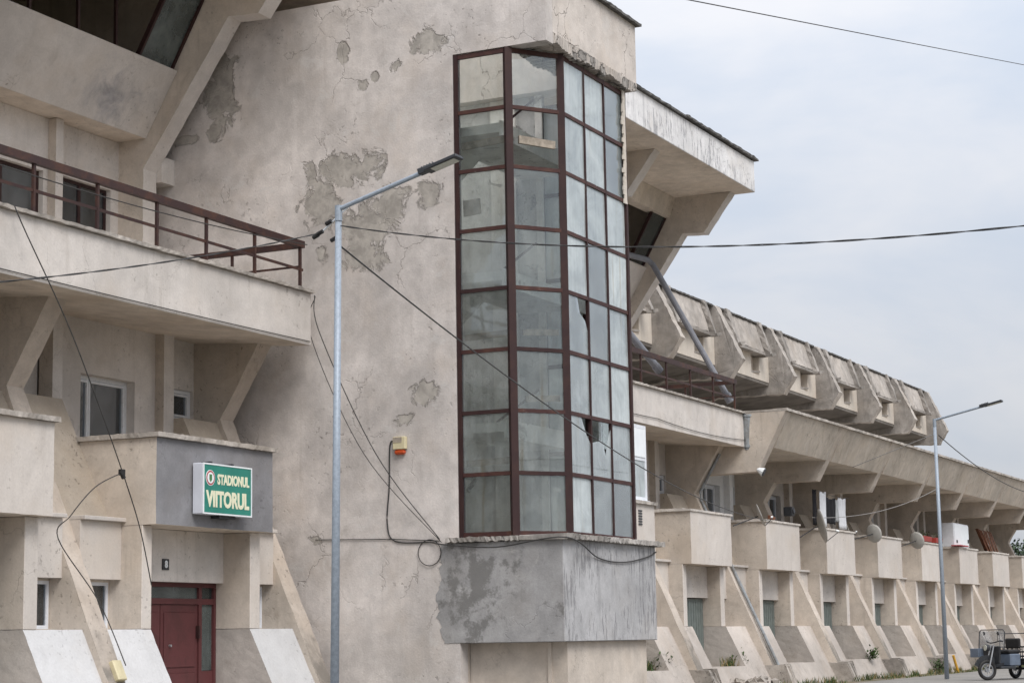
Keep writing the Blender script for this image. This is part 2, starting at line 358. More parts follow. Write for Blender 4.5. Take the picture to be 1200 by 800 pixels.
# ------------------------------------------------------------------ mesh helper
class MB:
    def __init__(s): s.v, s.f, s.m = [], [], []
    def face(s, pts, m=0):
        i = len(s.v); s.v += [tuple(p) for p in pts]; s.f.append(tuple(range(i, i + len(pts)))); s.m.append(m); return s
    def poly(s, verts, faces, m=0, mats=None):
        i = len(s.v); s.v += [tuple(p) for p in verts]
        for k, f in enumerate(faces):
            s.f.append(tuple(i + j for j in f)); s.m.append(mats[k] if mats else m)
        return s
    def box(s, x0, x1, y0, y1, z0, z1, m=0, mx=None, mz=None):
        mx = m if mx is None else mx; mz = m if mz is None else mz
        V = [(x, y, z) for x in (x0, x1) for y in (y0, y1) for z in (z0, z1)]
        return s.poly(V, [(0,1,3,2),(4,6,7,5),(0,4,5,1),(2,3,7,6),(0,2,6,4),(1,5,7,3)], 0, [mx,mx,m,m,mz,mz])
    def prism(s, yz, x0, x1, m=0, mx=None, mlist=None):
        mx = m if mx is None else mx; k = len(yz)
        V = [(x0, y, z) for y, z in yz] + [(x1, y, z) for y, z in yz]
        F = [tuple(range(k)), tuple(range(2 * k - 1, k - 1, -1))] + [(i, i + k, (i + 1) % k + k, (i + 1) % k) for i in range(k)]
        return s.poly(V, F, 0, [mx, mx] + (mlist or [m] * k))
    def prism_z(s, xy, z0, z1, m=0):
        k = len(xy)
        V = [(x, y, z0) for x, y in xy] + [(x, y, z1) for x, y in xy]
        F = [tuple(range(k)), tuple(range(2 * k - 1, k - 1, -1))] + [(i, i + k, (i + 1) % k + k, (i + 1) % k) for i in range(k)]
        return s.poly(V, F, 0, m) if isinstance(m, list) else s.poly(V, F, m)
    def obox(s, c, ax, ay, az, hx, hy, hz, m=0):
        c = Vector(c); V = [c + ax * (sx * hx) + ay * (sy * hy) + az * (sz * hz) for sx in (-1, 1) for sy in (-1, 1) for sz in (-1, 1)]
        return s.poly(V, [(0,1,3,2),(4,6,7,5),(0,4,5,1),(2,3,7,6),(0,2,6,4),(1,5,7,3)], m)
    def beam(s, a, b, w, h, m=0, up=Vector((0, 0, 1))):
        a, b = Vector(a), Vector(b); d = (b - a).normalized()
        sx = d.cross(up)
        if sx.length < 1e-4: sx = d.cross(Vector((0, 1, 0)))
        sx.normalize(); u = sx.cross(d)
        return s.obox((a + b) / 2, d, sx, u, (b - a).length / 2, w / 2, h / 2, m)
    def tube(s, pts, r, seg=8, m=0, caps=True, radii=None):
        pts = [Vector(p) for p in pts]; base = len(s.v)
        ref = Vector((0, 0, 1))
        n = len(pts)
        for i, p in enumerate(pts):
            d = (pts[min(i + 1, n - 1)] - pts[max(i - 1, 0)]).normalized()
            u = d.cross(ref)
            if u.length < 1e-3: u = d.cross(Vector((0, 1, 0)))
            u.normalize(); w = d.cross(u); rr = radii[i] if radii else r
            for k in range(seg):
                a = 2 * math.pi * k / seg
                s.v.append(tuple(p + (u * math.cos(a) + w * math.sin(a)) * rr))
        for i in range(n - 1):
            for k in range(seg):
                s.f.append((base + i * seg + k, base + i * seg + (k + 1) % seg, base + (i + 1) * seg + (k + 1) % seg, base + (i + 1) * seg + k)); s.m.append(m)
        if caps:
            s.f.append(tuple(base + k for k in range(seg))); s.m.append(m)
            s.f.append(tuple(base + (n - 1) * seg + k for k in range(seg - 1, -1, -1))); s.m.append(m)
        return s
    def torus(s, c, ax, R_, r, n=24, k=8, m=0):
        c = Vector(c); ax = Vector(ax).normalized(); u = ax.cross(Vector((0, 0, 1)))
        if u.length < 1e-3: u = Vector((1, 0, 0))
        u.normalize(); w = ax.cross(u); b = len(s.v)
        for i in range(n):
            a = 2 * math.pi * i / n; e = u * math.cos(a) + w * math.sin(a)
            for j in range(k):
                t = 2 * math.pi * j / k
                s.v.append(tuple(c + e * (R_ + r * math.cos(t)) + ax * (r * math.sin(t))))
        for i in range(n):
            for j in range(k):
                s.f.append((b + i * k + j, b + ((i + 1) % n) * k + j, b + ((i + 1) % n) * k + (j + 1) % k, b + i * k + (j + 1) % k)); s.m.append(m)
        return s
    def disc(s, c, ax, r, h, n=20, m=0):
        c = Vector(c); ax = Vector(ax).normalized()
        return s.tube([c - ax * h / 2, c + ax * h / 2], r, n, m)
    def build(s, name, mats, parent=None, jitter=0, smooth=False, bevel=0):
        me = bpy.data.meshes.new(name)
        me.from_pydata(s.v, [], s.f)
        mats = mats if isinstance(mats, (list, tuple)) else [mats]
        for x in mats: me.materials.append(x)
        me.polygons.foreach_set('material_index', s.m)
        bm = bmesh.new(); bm.from_mesh(me)
        bmesh.ops.recalc_face_normals(bm, faces=bm.faces)
        if jitter:
            bmesh.ops.remove_doubles(bm, verts=bm.verts, dist=1e-4)
            for v in bm.verts: v.co += Vector([random.uniform(-jitter, jitter) for _ in range(3)])
        if bevel: bmesh.ops.bevel(bm, geom=list(bm.edges), offset=bevel, segments=1, affect='EDGES')
        bm.to_mesh(me); bm.free()
        if smooth: me.polygons.foreach_set('use_smooth', [True] * len(me.polygons))
        o = bpy.data.objects.new(name, me); C.objects.link(o)
        if parent: o.parent = parent
        return o
    def rough_bar(s, x0, x1, y0, y1, z0, z1, step=.12, amp=.015, m=0, axis='x'):
        """a long coping bar cut into uneven lengths so that its edges wander"""
        a0, a1 = (x0, x1) if axis == 'x' else (y0, y1)
        k = max(2, min(260, int(abs(a1 - a0) / (step * .45)))); amp *= .62; b = len(s.v)
        for i in range(k + 1):
            t = a0 + (a1 - a0) * i / k
            j = lambda: random.uniform(-amp, amp)
            if axis == 'x': R4 = [(t, y0 + j(), z0 + j()), (t, y0 + j(), z1 + j()), (t, y1, z1 + j() * .5), (t, y1, z0)]
            else: R4 = [(x0 + j(), t, z0 + j()), (x0 + j(), t, z1 + j()), (x1, t, z1 + j() * .5), (x1, t, z0)]
            s.v += R4
        for i in range(k):
            for e in range(4):
                s.f.append((b + i * 4 + e, b + i * 4 + (e + 1) % 4, b + (i + 1) * 4 + (e + 1) % 4, b + (i + 1) * 4 + e)); s.m.append(m)
        s.f.append((b, b + 1, b + 2, b + 3)); s.m.append(m)
        s.f.append((b + k * 4 + 3, b + k * 4 + 2, b + k * 4 + 1, b + k * 4)); s.m.append(m)
        return s
    def wall_y(s, x0, x1, z0, z1, y0, y1, holes=(), m=0, mr=None):
        """a wall facing -Y between planes y0 (front) and y1 with rectangular holes"""
        mr = m if mr is None else mr
        xs = sorted({x0, x1, *[h[0] for h in holes], *[h[1] for h in holes]}); zs = sorted({z0, z1, *[h[2] for h in holes], *[h[3] for h in holes]})
        for i in range(len(xs) - 1):
            for j in range(len(zs) - 1):
                cx, cz = (xs[i] + xs[i + 1]) / 2, (zs[j] + zs[j + 1]) / 2
                if any(h[0] < cx < h[1] and h[2] < cz < h[3] for h in holes): continue
                for y in (y0, y1):
                    s.face([(xs[i], y, zs[j]), (xs[i + 1], y, zs[j]), (xs[i + 1], y, zs[j + 1]), (xs[i], y, zs[j + 1])], m)
        for (a, b, c, d, mm) in [(x0, x1, z0, z1, m)] + [(*h, mr) for h in holes]:
            for P in ([(a, c), (b, c)], [(b, c), (b, d)], [(b, d), (a, d)], [(a, d), (a, c)]):
                s.face([(P[0][0], y0, P[0][1]), (P[1][0], y0, P[1][1]), (P[1][0], y1, P[1][1]), (P[0][0], y1, P[0][1])], mm)
        return s

def uneven(o, L=.35, amp=.006):
    me = o.data; bm = bmesh.new(); bm.from_mesh(me)
    bmesh.ops.remove_doubles(bm, verts=bm.verts, dist=1e-5)
    for _ in range(5):
        ed = [e for e in bm.edges if e.calc_length() > L]
        if not ed or len(bm.verts) > 1500: break
        bmesh.ops.subdivide_edges(bm, edges=ed, cuts=1, use_grid_fill=True)
    for v in bm.verts: v.co += Vector([random.uniform(-amp, amp) for _ in range(3)])
    bm.to_mesh(me); bm.free(); return o
def tag(o, label=None, cat=None, group=None, kind=None):
    if label: o['label'] = label
    if cat: o['category'] = cat
    if group: o['group'] = group
    if kind: o['kind'] = kind
    return o
def empty(name, loc, label, cat, group=None):
    o = bpy.data.objects.new(name, None); o.location = loc; C.objects.link(o)
    return tag(o, label, cat, group)
def reparent(root):
    """parts are modelled in world space: give them the inverse of a moved root"""
    bpy.context.view_layer.update()
    inv = Matrix.Translation(-root.location)
    for ch in root.children:
        ch.matrix_parent_inverse = inv

# ------------------------------------------------------------------ ground
g = MB(); g.box(-400, 900, -400, 500, -.6, 0); tag(g.build('ground', M['earth']), kind='structure')
g = MB(); g.box(-60, 300, -3, 9.2, -.1, .004); tag(g.build('road', M['asphalt']), kind='structure')
g = MB(); g.box(-60, 300, 9.2, 9.36, -.1, .12); tag(g.build('kerb', M['kerbm']), kind='structure')
g = MB(); g.box(-60, 300, 9.36, 17.3, -.1, .05); tag(g.build('pavement', M['paving']), kind='structure')

# ------------------------------------------------------------------ building kit
P = 6.2
FX = lambda k: 31.83 + P * k          # left face of the buttress to the right of bay k
BX0, BX1 = 27.17, 30.72               # bay 0

SHIFT = lambda k: 0.0 if k <= 0 else (-.28 if k <= 4 else -.36)   # the far buttresses stand further out

def window(parent, x0, x1, z0, z1, y, mat, splits=(), fw=.055, hsplits=(), gmat=None, sill=None, depth=.06, sash=False):
    b = MB()
    b.box(x0, x1, y, y + depth, z0, z0 + fw); b.box(x0, x1, y, y + depth, z1 - fw, z1)
    b.box(x0, x0 + fw, y, y + depth, z0 + fw, z1 - fw); b.box(x1 - fw, x1, y, y + depth, z0 + fw, z1 - fw)
    xs = [x0 + fw] + [x0 + (x1 - x0) * t for t in splits] + [x1 - fw]
    zs = [z0 + fw] + [z0 + (z1 - z0) * t for t in hsplits] + [z1 - fw]
    for t in xs[1:-1]: b.box(t - fw * .6, t + fw * .6, y, y + depth, z0 + fw, z1 - fw)
    for t in zs[1:-1]: b.box(x0 + fw, x1 - fw, y + .004, y + depth - .004, t - fw * .5, t + fw * .5)
    w = b.build('window', mat, parent)
    for i in range(len(xs) - 1):
        for j in range(len(zs) - 1):
            a, c = xs[i], xs[i + 1]
            if sash:
                q = MB(); e = fw * .75; ys, ye = y - .012, y + depth - .02
                q.box(a + .01, c - .01, ys, ye, zs[j] + .01, zs[j] + e); q.box(a + .01, c - .01, ys, ye, zs[j + 1] - e, zs[j + 1] - .01)
                q.box(a + .01, a + e, ys, ye, zs[j] + e, zs[j + 1] - e); q.box(c - e, c - .01, ys, ye, zs[j] + e, zs[j + 1] - e)
                q.build('sash', mat, w)
            q = MB(); q.box(a - .01, c + .01, y + depth * .5 - .004, y + depth * .5 + .004, zs[j] - .01, zs[j + 1] + .01)
            q.build('pane', gmat or M['glass'], w)
    if sill:
        q = MB(); q.box(x0 - .05, x1 + .05, y - sill, y + .02, z0 - .05, z0 - .003); q.build('sill', M['coping'], w)
    return w

def room_back(parent, x0, x1, z0, z1, y):
    pass

def module(parent, k, front='cream2', wedge='wedge', wedgeside='wedgeside', door='metal', first='std', low=True, upper=True):
    """one bay of the facade: bay box, pillars, gap walls, sloped plinths, buttress"""
    dx = P * k; x0, x1 = BX0 + dx + (.25 if k > 4 else 0), BX1 + dx - (.25 if k == 4 else 0)
    S = SHIFT(k)
    # bay box
    b = MB()
    xy = [(x0, 22.22), (x0, 19.80), (x1, 19.80), (x1, 22.22), (x1 - .14, 22.22), (x1 - .14, 19.95), (x0 + .14, 19.95), (x0 + .14, 22.22)]
    b.prism_z(xy, 3.50, 4.95, [2, 2, 1, 0, 1, 1, 1, 0, 1, 1])
    b.box(x0 + .141, x1 - .141, 19.951, 22.21, 3.503, 3.66, 2)
    bay = uneven(b.build('bay', [M[front], M['tan'], M['soffit']], parent), .4, .005)
    q = MB(); q.rough_bar(x0 - .06, x1 + .06, 19.72 if k < 4 else 19.76, 20.0, 4.953, 5.035 if k < 4 else 5.01, .14, .010)
    q.rough_bar(x0 - .06, x0 + .18, 20.003, 21.5, 4.953, 5.035, .14, .008, 0, 'y'); q.rough_bar(x1 + .06, x1 - .18, 20.003, 21.5, 4.953, 5.035, .14, .008, 0, 'y')
    q.build('coping', M['copingpale' if k > 3 else 'coping'], bay)
    # pillars
    for (a, c) in ((x0 + .002, x0 + .27), (x1 - .32, x1 - .002)):
        q = MB(); q.box(a, c, 20.07, 22.0, 1.78, 3.497, 0, 1); q.build('pillar', [M['cream2'], M['tan']], parent, bevel=.01)
        q = MB(); q.box(a, c, 22.0, 22.3, 3.67, 7.42, 0, 1); q.build('upper_pillar', [M['whitewall'], M['whitewall']] if first == 'white' else [M['cream'], M['tan']], parent)
    # ground floor recess: lintel wall + door plane
    rx0, rx1 = x0 + .27, x1 - .32
    D = -.18 if k > 0 else 0.0
    q = MB(); q.box(rx0, rx1, 20.65 + D, 20.9, 2.60, 3.497); q.build('lintel', M['cream'], parent)
    # gap walls, ledges, roughcast slope, small windows (both sides of the buttress)
    fl, fr = FX(k - 1) + .44, FX(k)
    for (a, c, side) in ((fl, x0, 0), (x1, fr, 1)):
        q = MB(); q.box(a, c, 20.50, 20.78, 2.60, 3.55); q.build('gap_panel', M['cream2'], parent)
        q = MB(); q.box(a, c, 20.40, 21.0, 3.553, 3.62); q.build('ledge', M['cream'], parent, bevel=.008)
        q = MB(); q.prism([(20.76, 3.625), (21.79, 5.72), (22.4, 5.72), (22.4, 3.625)], a, c); q.build('sloped_slab', M['tanrough'], parent)
        w0, w1 = (c - .75, c - .03) if side == 0 else (c - .56, c - .02)
        q = MB(); q.wall_y(a, c, 1.78, 2.597, 20.74, 20.95, [(w0, w1, 1.80, 2.56)]); q.build('gap_wall', M['tan'], parent)
        window(parent, w0, w1, 1.80, 2.56, 20.74, M['pvc'])
        if side == 1: v0, v1 = a + .40, c - .02
        else: v0, v1 = a + .10, a + .75
        q = MB(); q.wall_y(a, c, 5.724, 7.42, 22.33, 22.55, [(v0, v1, 5.76, 6.36)]); q.build('small_wall', M['whitewall' if first == 'white' else 'cream'], parent)
        window(parent, v0, v1, 5.76, 6.36, 22.40, M['oldpvc'] if k == 0 else M['pvc'], sash=True, fw=.07)
    # sloped plinth either side of the door
    for (a, c) in ((fl, rx0), (rx1, fr)):
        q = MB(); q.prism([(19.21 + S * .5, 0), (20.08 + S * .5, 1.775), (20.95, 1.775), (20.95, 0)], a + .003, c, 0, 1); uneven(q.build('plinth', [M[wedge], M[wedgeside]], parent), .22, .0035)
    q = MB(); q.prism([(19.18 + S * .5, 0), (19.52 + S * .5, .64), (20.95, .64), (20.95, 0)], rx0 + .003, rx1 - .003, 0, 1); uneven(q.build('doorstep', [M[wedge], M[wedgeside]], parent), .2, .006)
    # doors
    if door == 'metal':
        d0, d1 = rx1 - 1.25, rx1 - .03
        q = MB(); q.box(rx0, d0, 20.82 + D, 21.0, .645, 2.597); q.build('recess_wall', M['tan'], parent)
        q = MB(); q.box(d0, d1, 20.80 + D, 20.86 + D, .645, 2.58)
        for i in range(6): q.box(d0 + .06 + i * .19, d0 + .2 + i * .19, 20.79 + D, 20.80 + D, .72, 2.5)
        dd = q.build('door', M['gdoor'], parent)
        q = MB(); q.box(d0 + .08, d0 + .11, 20.73 + D, 20.79 + D, 1.6, 1.75); q.build('handle', M['steel'], dd)
    # first floor front wall of the bay with its large window
    if first:
        wx0, wx1 = x0 + 1.02, x0 + 2.60
        q = MB(); q.wall_y(x0 + .27, x1 - .32, 3.665, 7.42, 22.20, 22.5, [(wx0, wx1, 4.2, 6.32)]); q.build('loggia_wall', M['whitewall' if first == 'white' else 'cream'], parent)
        window(parent, wx0, wx1, 4.2, 6.32, 22.38, M['oldpvc'] if k == 0 else M['pvc'], splits=(.28,) if k == 0 else (.5,), sash=True, fw=.07)
        q = MB()
        for i in range(9):
            xx = wx0 + .5 + i * .09; q.box(xx, xx + .05, 22.62 + .03 * (i % 2), 22.64 + .03 * (i % 2), 4.2, 6.3)
        q.build('net_curtain', M['curtain'], parent)

def buttress(parent, k, kind):
    xa, xb = FX(k), FX(k) + .44
    if kind == 'main':
        S = SHIFT(k)
        pts = [(19.14 + S, 0), (20.49 + S, 3.02), (21.71 + S, 5.78), (20.75 + S, 7.35), (27.5, 7.35), (27.5, 0)]
    else:
        S = SHIFT(k)
        pts = [(19.14 + S, 0), (20.49 + S, 3.02), (21.71 + S, 5.84), (20.98, 6.46), (19.52, 6.46), (18.60, 8.16), (27.5, 8.16), (27.5, 0)]
    q = MB(); q.prism(pts, xa, xb, 0, 1, [0] * len(pts))
    bt = uneven(q.build('buttress', [M['strut'], M['tan']], parent), .3, .009)
    return bt

def stub(parent, k, rough=True):
    """the battered concrete foot that the buttress stands on"""
    xa, xb = FX(k) - .05, FX(k) + .49
    S = SHIFT(k); q = MB()
    for i in range(9): q.prism([(18.80 + S + random.uniform(-.05, .05), 0), (19.05 + S + random.uniform(-.06, .06), .60 + random.uniform(-.06, .05)), (19.6, .62), (19.6, 0)], xa + (xb - xa) * i / 9, xa + (xb - xa) * (i + 1) / 9)
    return q.build('buttress_foot', M['rubble'], parent, jitter=.02)

# ================================================================== MAIN GRANDSTAND
main = empty('main_grandstand', (15, 22, 0), 'tall weathered concrete grandstand with long balcony and white roof edge behind the tower', 'building')
for k in range(-2, 5):
    if k == 1: continue
    if k == 0: module(main, 0, 'cement_bay', 'white', 'wedgeside', 'red')
    elif k < 0: module(main, k, 'cream2', 'white', 'wedgeside', 'metal')
    else: module(main, k, 'cream2', 'wedge', 'wedgeside', 'metal', 'white' if k == 3 else 'std')
for k in range(-3, 5):
    buttress(main, k, 'main')
    if k != 0 and k != -1: stub(main, k)
# balcony
XL = 12.0
for (a, c) in ((XL, FX(0) + .44), (37.18, FX(4) + .44)):
    q = MB(); q.prism([(19.93, 7.13), (19.93, 8.14), (20.10, 8.14), (20.10, 7.90), (24.3, 7.90), (24.3, 7.34), (22.3, 7.30)], a, c, 0, 0, [0, 0, 0, 0, 0, 1, 1])
    bal = q.build('balcony', [M['cream'], M['soffit']], main, bevel=.01)
    q = MB(); q.rough_bar(a, c + .03, 19.85, 20.16, 8.143, 8.20, .2, .014); q.build('coping', M['coping'], bal)
# second floor wall with windows, ribs
for k in range(-1, 5):
    if k == 1: continue
    a, c = FX(k - 1) + .44, FX(k)
    holes = [(c - 4.2, c - 2.33, 8.95, 10.5), (c - 1.78, c - .25, 8.95, 10.53)]
    q = MB(); q.wall_y(a, c, 7.903, 11.55, 24.19, 24.45, holes); q.build('upper_wall', M['cream'], main)
    for h in holes:
        window(main, *h, 24.30, M['redpaint'], splits=(.42,) if h is holes[0] else (.45,), fw=.06)
    q = MB(); q.box(c - 2.20, c - 1.98, 24.0, 24.187, 7.903, 11.545, 0, 1); q.build('wall_rib', [M['cream'], M['tan']], main)
# upper frames
for k in range(-2, 5):
    xa, xb = FX(k), FX(k) + .44
    pts = [(23.58, 7.91), (23.58, 10.95), (21.55, 13.80), (20.85, 13.76), (19.95, 14.945), (27.5, 14.945), (27.5, 7.91)]
    q = MB(); q.prism(pts, xa, xb, 0, 1, [0] * len(pts)); uneven(q.build('upper_frame', [M['cream'], M['tan']], main), .35, .007)
# sloped parapet, slanted glazing, header
for k in range(-1, 5):
    a, c = FX(k - 1) + .44, FX(k)
    if k == 1: continue
    q = MB(); q.prism([(23.52, 11.56), (22.76, 12.85), (22.93, 12.94), (23.78, 11.75), (24.4, 11.75), (24.4, 11.556)], a, c, 0, 0, [0, 0, 0, 0, 0, 1])
    q.build('sloped_parapet', [M['parapet'], M['soffit']], main, bevel=.01)
    q = MB(); q.prism([(21.95, 14.35), (21.75, 14.943), (22.0, 14.943), (22.3, 14.35)], a, c); q.build('header', M['soffit'], main)
    p0, p1 = Vector((0, 22.90, 12.92)), Vector((0, 22.10, 14.35))
    nrm = Vector((0, -(p1.z - p0.z), -(p0.y - p1.y))).normalized()
    fo = None
    for x in (c - .04, c - 1.12):
        fr = MB(); fr.beam(p0 + Vector((x, 0, 0)), p1 + Vector((x, 0, 0)), .06, .10, 0, nrm)
        if fo is None: fo = fr.build('slanted_window', M['redpaint'], main)
        else: fr.build('mullion', M['redpaint'], fo)
    for x in (c - 1.75, c - 2.9, c - 4.3):
        fr = MB(); fr.box(x - .03, x + .03, 22.94, 23.0, 12.9, 14.6); fr.build('window_post', M['redpaint'], fo)
    x, wdt = c - 1.12, 1.08
    q = MB(); V = []; off = nrm * .006
    for s_ in (1, -1):
        V += [p0 + Vector((x + .03, 0, 0)) + off * s_, p0 + Vector((x + wdt - .03, 0, 0)) + off * s_, p1 + Vector((x + wdt - .03, 0, 0)) + off * s_, p1 + Vector((x + .03, 0, 0)) + off * s_]
    q.poly(V, [(0,1,2,3),(7,6,5,4),(0,4,5,1),(1,5,6,2),(2,6,7,3),(3,7,4,0)])
    q.build('pane', M['gl_up'], fo)
# roof
q = MB(); q.box(XL, 57.16, 19.33, 34, 14.95, 15.92, 0, 0, 1); q.build('roof', [M['roofedge'], M['soffit']], main, bevel=.015)
q = MB(); q.rough_bar(XL, 51.2, 19.24, 20.2, 15.923, 15.985, .35, .02); q.rough_bar(51.2, 57.3, 19.22, 20.2, 15.95, 16.02, .35, .025)
q.build('roof_flashing', M['flash'], main)
# core: rear wall and floors, so that the rooms behind the windows are real and dim
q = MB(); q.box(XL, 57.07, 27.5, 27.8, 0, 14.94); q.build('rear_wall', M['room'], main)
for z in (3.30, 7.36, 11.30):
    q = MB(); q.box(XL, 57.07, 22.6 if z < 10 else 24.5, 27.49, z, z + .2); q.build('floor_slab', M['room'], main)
# railing on the balcony
def railing(parent, x0, x1, posts, y=19.99, ret=None):
    q = MB(); q.box(x0, x1, y - .05, y + .05, 9.0, 9.13); r = q.build('railing', M['rail'], parent)
    for px in posts:
        q = MB(); q.box(px - .025, px + .025, y - .025, y + .025, 8.2, 8.998); q.build('post', M['rail'], r)
    q = MB(); q.box(x0, x1, y - .012, y + .012, 8.55, 8.60); q.build('mid_rail', M['rail'], r)
    if ret:
        q = MB(); q.box(ret - .05, ret + .05, y + .052, 23.0, 9.0, 9.11); q.build('return_rail', M['rail'], r)
        q = MB(); q.box(ret - .012, ret + .012, y + .03, 21.6, 8.62, 8.66); q.build('mid_rail', M['rail'], r)
        q = MB(); q.box(ret - .02, ret + .02, 21.55, 21.6, 8.0, 8.998); q.build('post', M['rail'], r)
    return r
railing(main, XL, 32.07, [22.5, 24.15, 25.75, 27.38, 28.85, 30.4, 31.97], ret=32.02)
railing(main, 37.3, 56.6, [38 + 1.85 * i for i in range(11)], ret=56.55)
# broken grey drainpipes leaning from the upper parapet to the balcony
q = MB(); q.tube([(55.0, 22.75, 13.0), (56.1, 22.5, 12.98), (56.28, 22.42, 12.86), (56.85, 20.3, 8.62)], .09, 12); q.tube([(56.83, 20.36, 8.75), (56.86, 20.25, 8.5)], .125, 12)
tag(q.build('drainpipe', M['pipe'], main, smooth=False), 'long grey drainpipe leaning from the slanted parapet to the balcony')
q = MB(); q.tube([(49.0, 21.3, 10.9), (51.1, 20.32, 8.9)], .105, 12); q.tube([(51.05, 20.35, 8.95), (51.2, 20.28, 8.8)], .125, 12)
tag(q.build('drainpipe', M['pipe'], main), 'short grey drainpipe stub ending above the balcony rail')
q = MB(); q.tube([(57.2, 19.86, 8.12), (57.2, 19.86, 7.75), (57.2, 19.86, 7.05)], .1, 10, radii=[.2, .16, .13]); q.tube([(57.2, 19.86, 8.12), (57.2, 19.86, 8.05)], .22, 10); q.tube([(57.2, 19.86, 7.2), (57.2, 19.86, 7.12)], .16, 10)
q.build('downpipe_hopper', M['zinc'], main)
# downpipe that follows buttress 4 down to the ground
q = MB(); fx = FX(4) + .22; D4 = Vector((0, -.30, 0))
q.tube([Vector(v) + D4 for v in ((fx, 20.95, 6.95), (fx, 21.62, 5.82), (fx, 21.60, 5.6), (fx, 20.42, 3.0), (fx, 19.25, .45), (fx, 18.95, .05))], .045, 10)
q.build('downpipe', M['zinc'], main)
# red double door of bay 0
def red_door():
    x0, x1, y = 27.47, 30.39, 20.80
    q = MB(); f = .07
    q.box(x0, x1, y, y + .1, 2.52, 2.598); q.box(x0, x0 + f, y, y + .1, .645, 2.517); q.box(x1 - f, x1, y, y + .1, .645, 2.517)
    q.box(x0 + f, x1 - f, y + .004, y + .1, 2.22, 2.32); q.box(29.86, 29.95, y + .002, y + .1, .645, 2.22); q.box(29.86, 29.95, y + .002, y + .1, 2.32, 2.517)
    d = tag(q.build('door', M['door'], main), 'oxblood red double door with glazed transom and side light')
    def leaf(a, c):
        l = MB(); l.box(a, c, y + .03, y + .08, .70, 2.215); o = l.build('door_leaf', M['door'], d)
        for (za, zb) in ((1.12, 2.08), (.78, 1.02)):
            l = MB(); e = .09
            l.box(a + e, c - e, y + .012, y + .03, za, zb); l.build('panel', M['door'], d, bevel=.012)
    leaf(x0 + f + .01, 28.72); leaf(28.74, 29.85)
    l = MB(); l.box(29.80, 29.85, y - .04, y + .03, 1.62, 1.84); l.build('lock_case', M['redpaint'], d)
    l = MB(); l.disc((28.98, y, 1.50), (0, 1, 0), .022, .07, 12); l.build('knob', M['steel'], d)
    for (a, c, za, zb) in ((x0 + f, 29.86, 2.32, 2.52), (29.95, x1 - f, 2.32, 2.52), (29.95, x1 - f, 1.05, 2.22)):
        l = MB(); l.box(a, c, y + .05, y + .058, za, zb); l.build('pane', M['gl_up'], d)
    l = MB(); l.box(29.95, x1 - f, y + .02, y + .08, .645, 1.045); l.build('kick_panel', M['door'], d)
red_door()
reparent(main)

# ================================================================== STAIR TOWER
TX, TY, TR = 32.70, 15.04, 37.12
tower = empty('stair_tower', (35, 19, 0), 'stained concrete stair tower with tall faceted glazing, peeling side wall and grey cement box below', 'building')
q = MB()
# side wall: an L around the glazing: sheet with real thickness
def wall_x(q, x0, x1, cells, m=0):
    for (y0, y1, z0, z1) in cells:
        q.box(x0, x1, y0, y1, z0, z1, m)
q.prism([(17.02, 0), (17.02, 12.57), (TY, 12.57), (TY, 14.05), (27.5, 14.05), (27.5, 0)], TX, TX + .3)
q.build('side_wall', M['tower'], tower)
# upper mass, chamfered soffit
q = MB()
for (xa, xb, ya, yb) in ((TX + .302, TR, TY, 16.1), (TX + .302, 33.3, 16.1, 19.5), (36.6, TR, 16.1, 19.5), (TX + .302, TR, 19.5, 24)):   # unseen opening added over the stairs to brighten the shaft
    q.box(xa, xb, ya, yb, 12.80, 14.05)
q.build('upper_block', M['tower_top'], tower)
q = MB(); k = 70; za, dy = 12.57, 0
for i in range(k):
    a, c = TX + .302 + (TR - TX - .302) * i / k, TX + .302 + (TR - TX - .302) * (i + 1) / k
    za = min(12.66, max(12.53, za + random.uniform(-.03, .03))); dy = min(.03, max(-.015, dy + random.uniform(-.012, .012)))
    q.box(a, c, TY - .004 + dy, TY + .9, za, 12.798)
q.build('crumbling_lintel', M['crumble'], tower, jitter=.007)
q = MB(); q.rough_bar(TX - .06, TR + .12, TY - .10, TY + .6, 14.053, 14.11, .3, .016); q.build('roof_edge', M['flash'], tower)
q = MB(); q.box(TR - .25, TR, 17.2, 24, 0, 12.797); q.box(TR - .25, TR, 15.31, 17.198, 0, 3.36); q.build('far_wall', M['innergrey'], tower)
q = MB(); q.box(TR - .32, TR - .252, 17.70, 18.28, 3.31, 12.79); q.build('inner_pier', M['inner'], tower)
q = MB(); q.box(TR - .30, TR - .252, 17.08, 17.24, 3.31, 12.79); q.build('inner_pier', M['inner'], tower)
q = MB()
for z in (3.4, 5.2, 7.0, 8.8, 10.6, 12.5): q.box(TR - .16, TR - .08, 15.31, 17.195, z, z + .08)
for y in (15.31, 16.22, 17.12): q.box(TR - .17, TR - .07, y, y + .075, 3.36, 12.79)
fw_ = tag(q.build('far_window', M['redpaint'], tower), 'steel window on the far side of the tower')
for y in (15.385, 16.295):
    q = MB(); q.box(TR - .125, TR - .117, y, y + .83, 3.48, 12.5); q.build('pane', M['gl_front'], fw_)
q = MB(); q.box(TX + .303, TR - .253, 19.6, 19.85, 0, 12.797); q.build('back_wall', M['inner'], tower)
# grey cement box
GY = 14.91
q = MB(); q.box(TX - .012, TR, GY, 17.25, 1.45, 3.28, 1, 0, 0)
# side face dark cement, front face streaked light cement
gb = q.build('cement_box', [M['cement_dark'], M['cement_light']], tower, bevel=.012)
q = MB(); q.rough_bar(TX - .10, TR + .22, GY - .13, 15.75, 3.283, 3.37, .11, .02); q.rough_bar(TX - .10, TX + .7, 15.753, 17.25, 3.283, 3.37, .11, .02, 0, 'y')
q.build('coping', M['copingdark'], gb, jitter=.010)
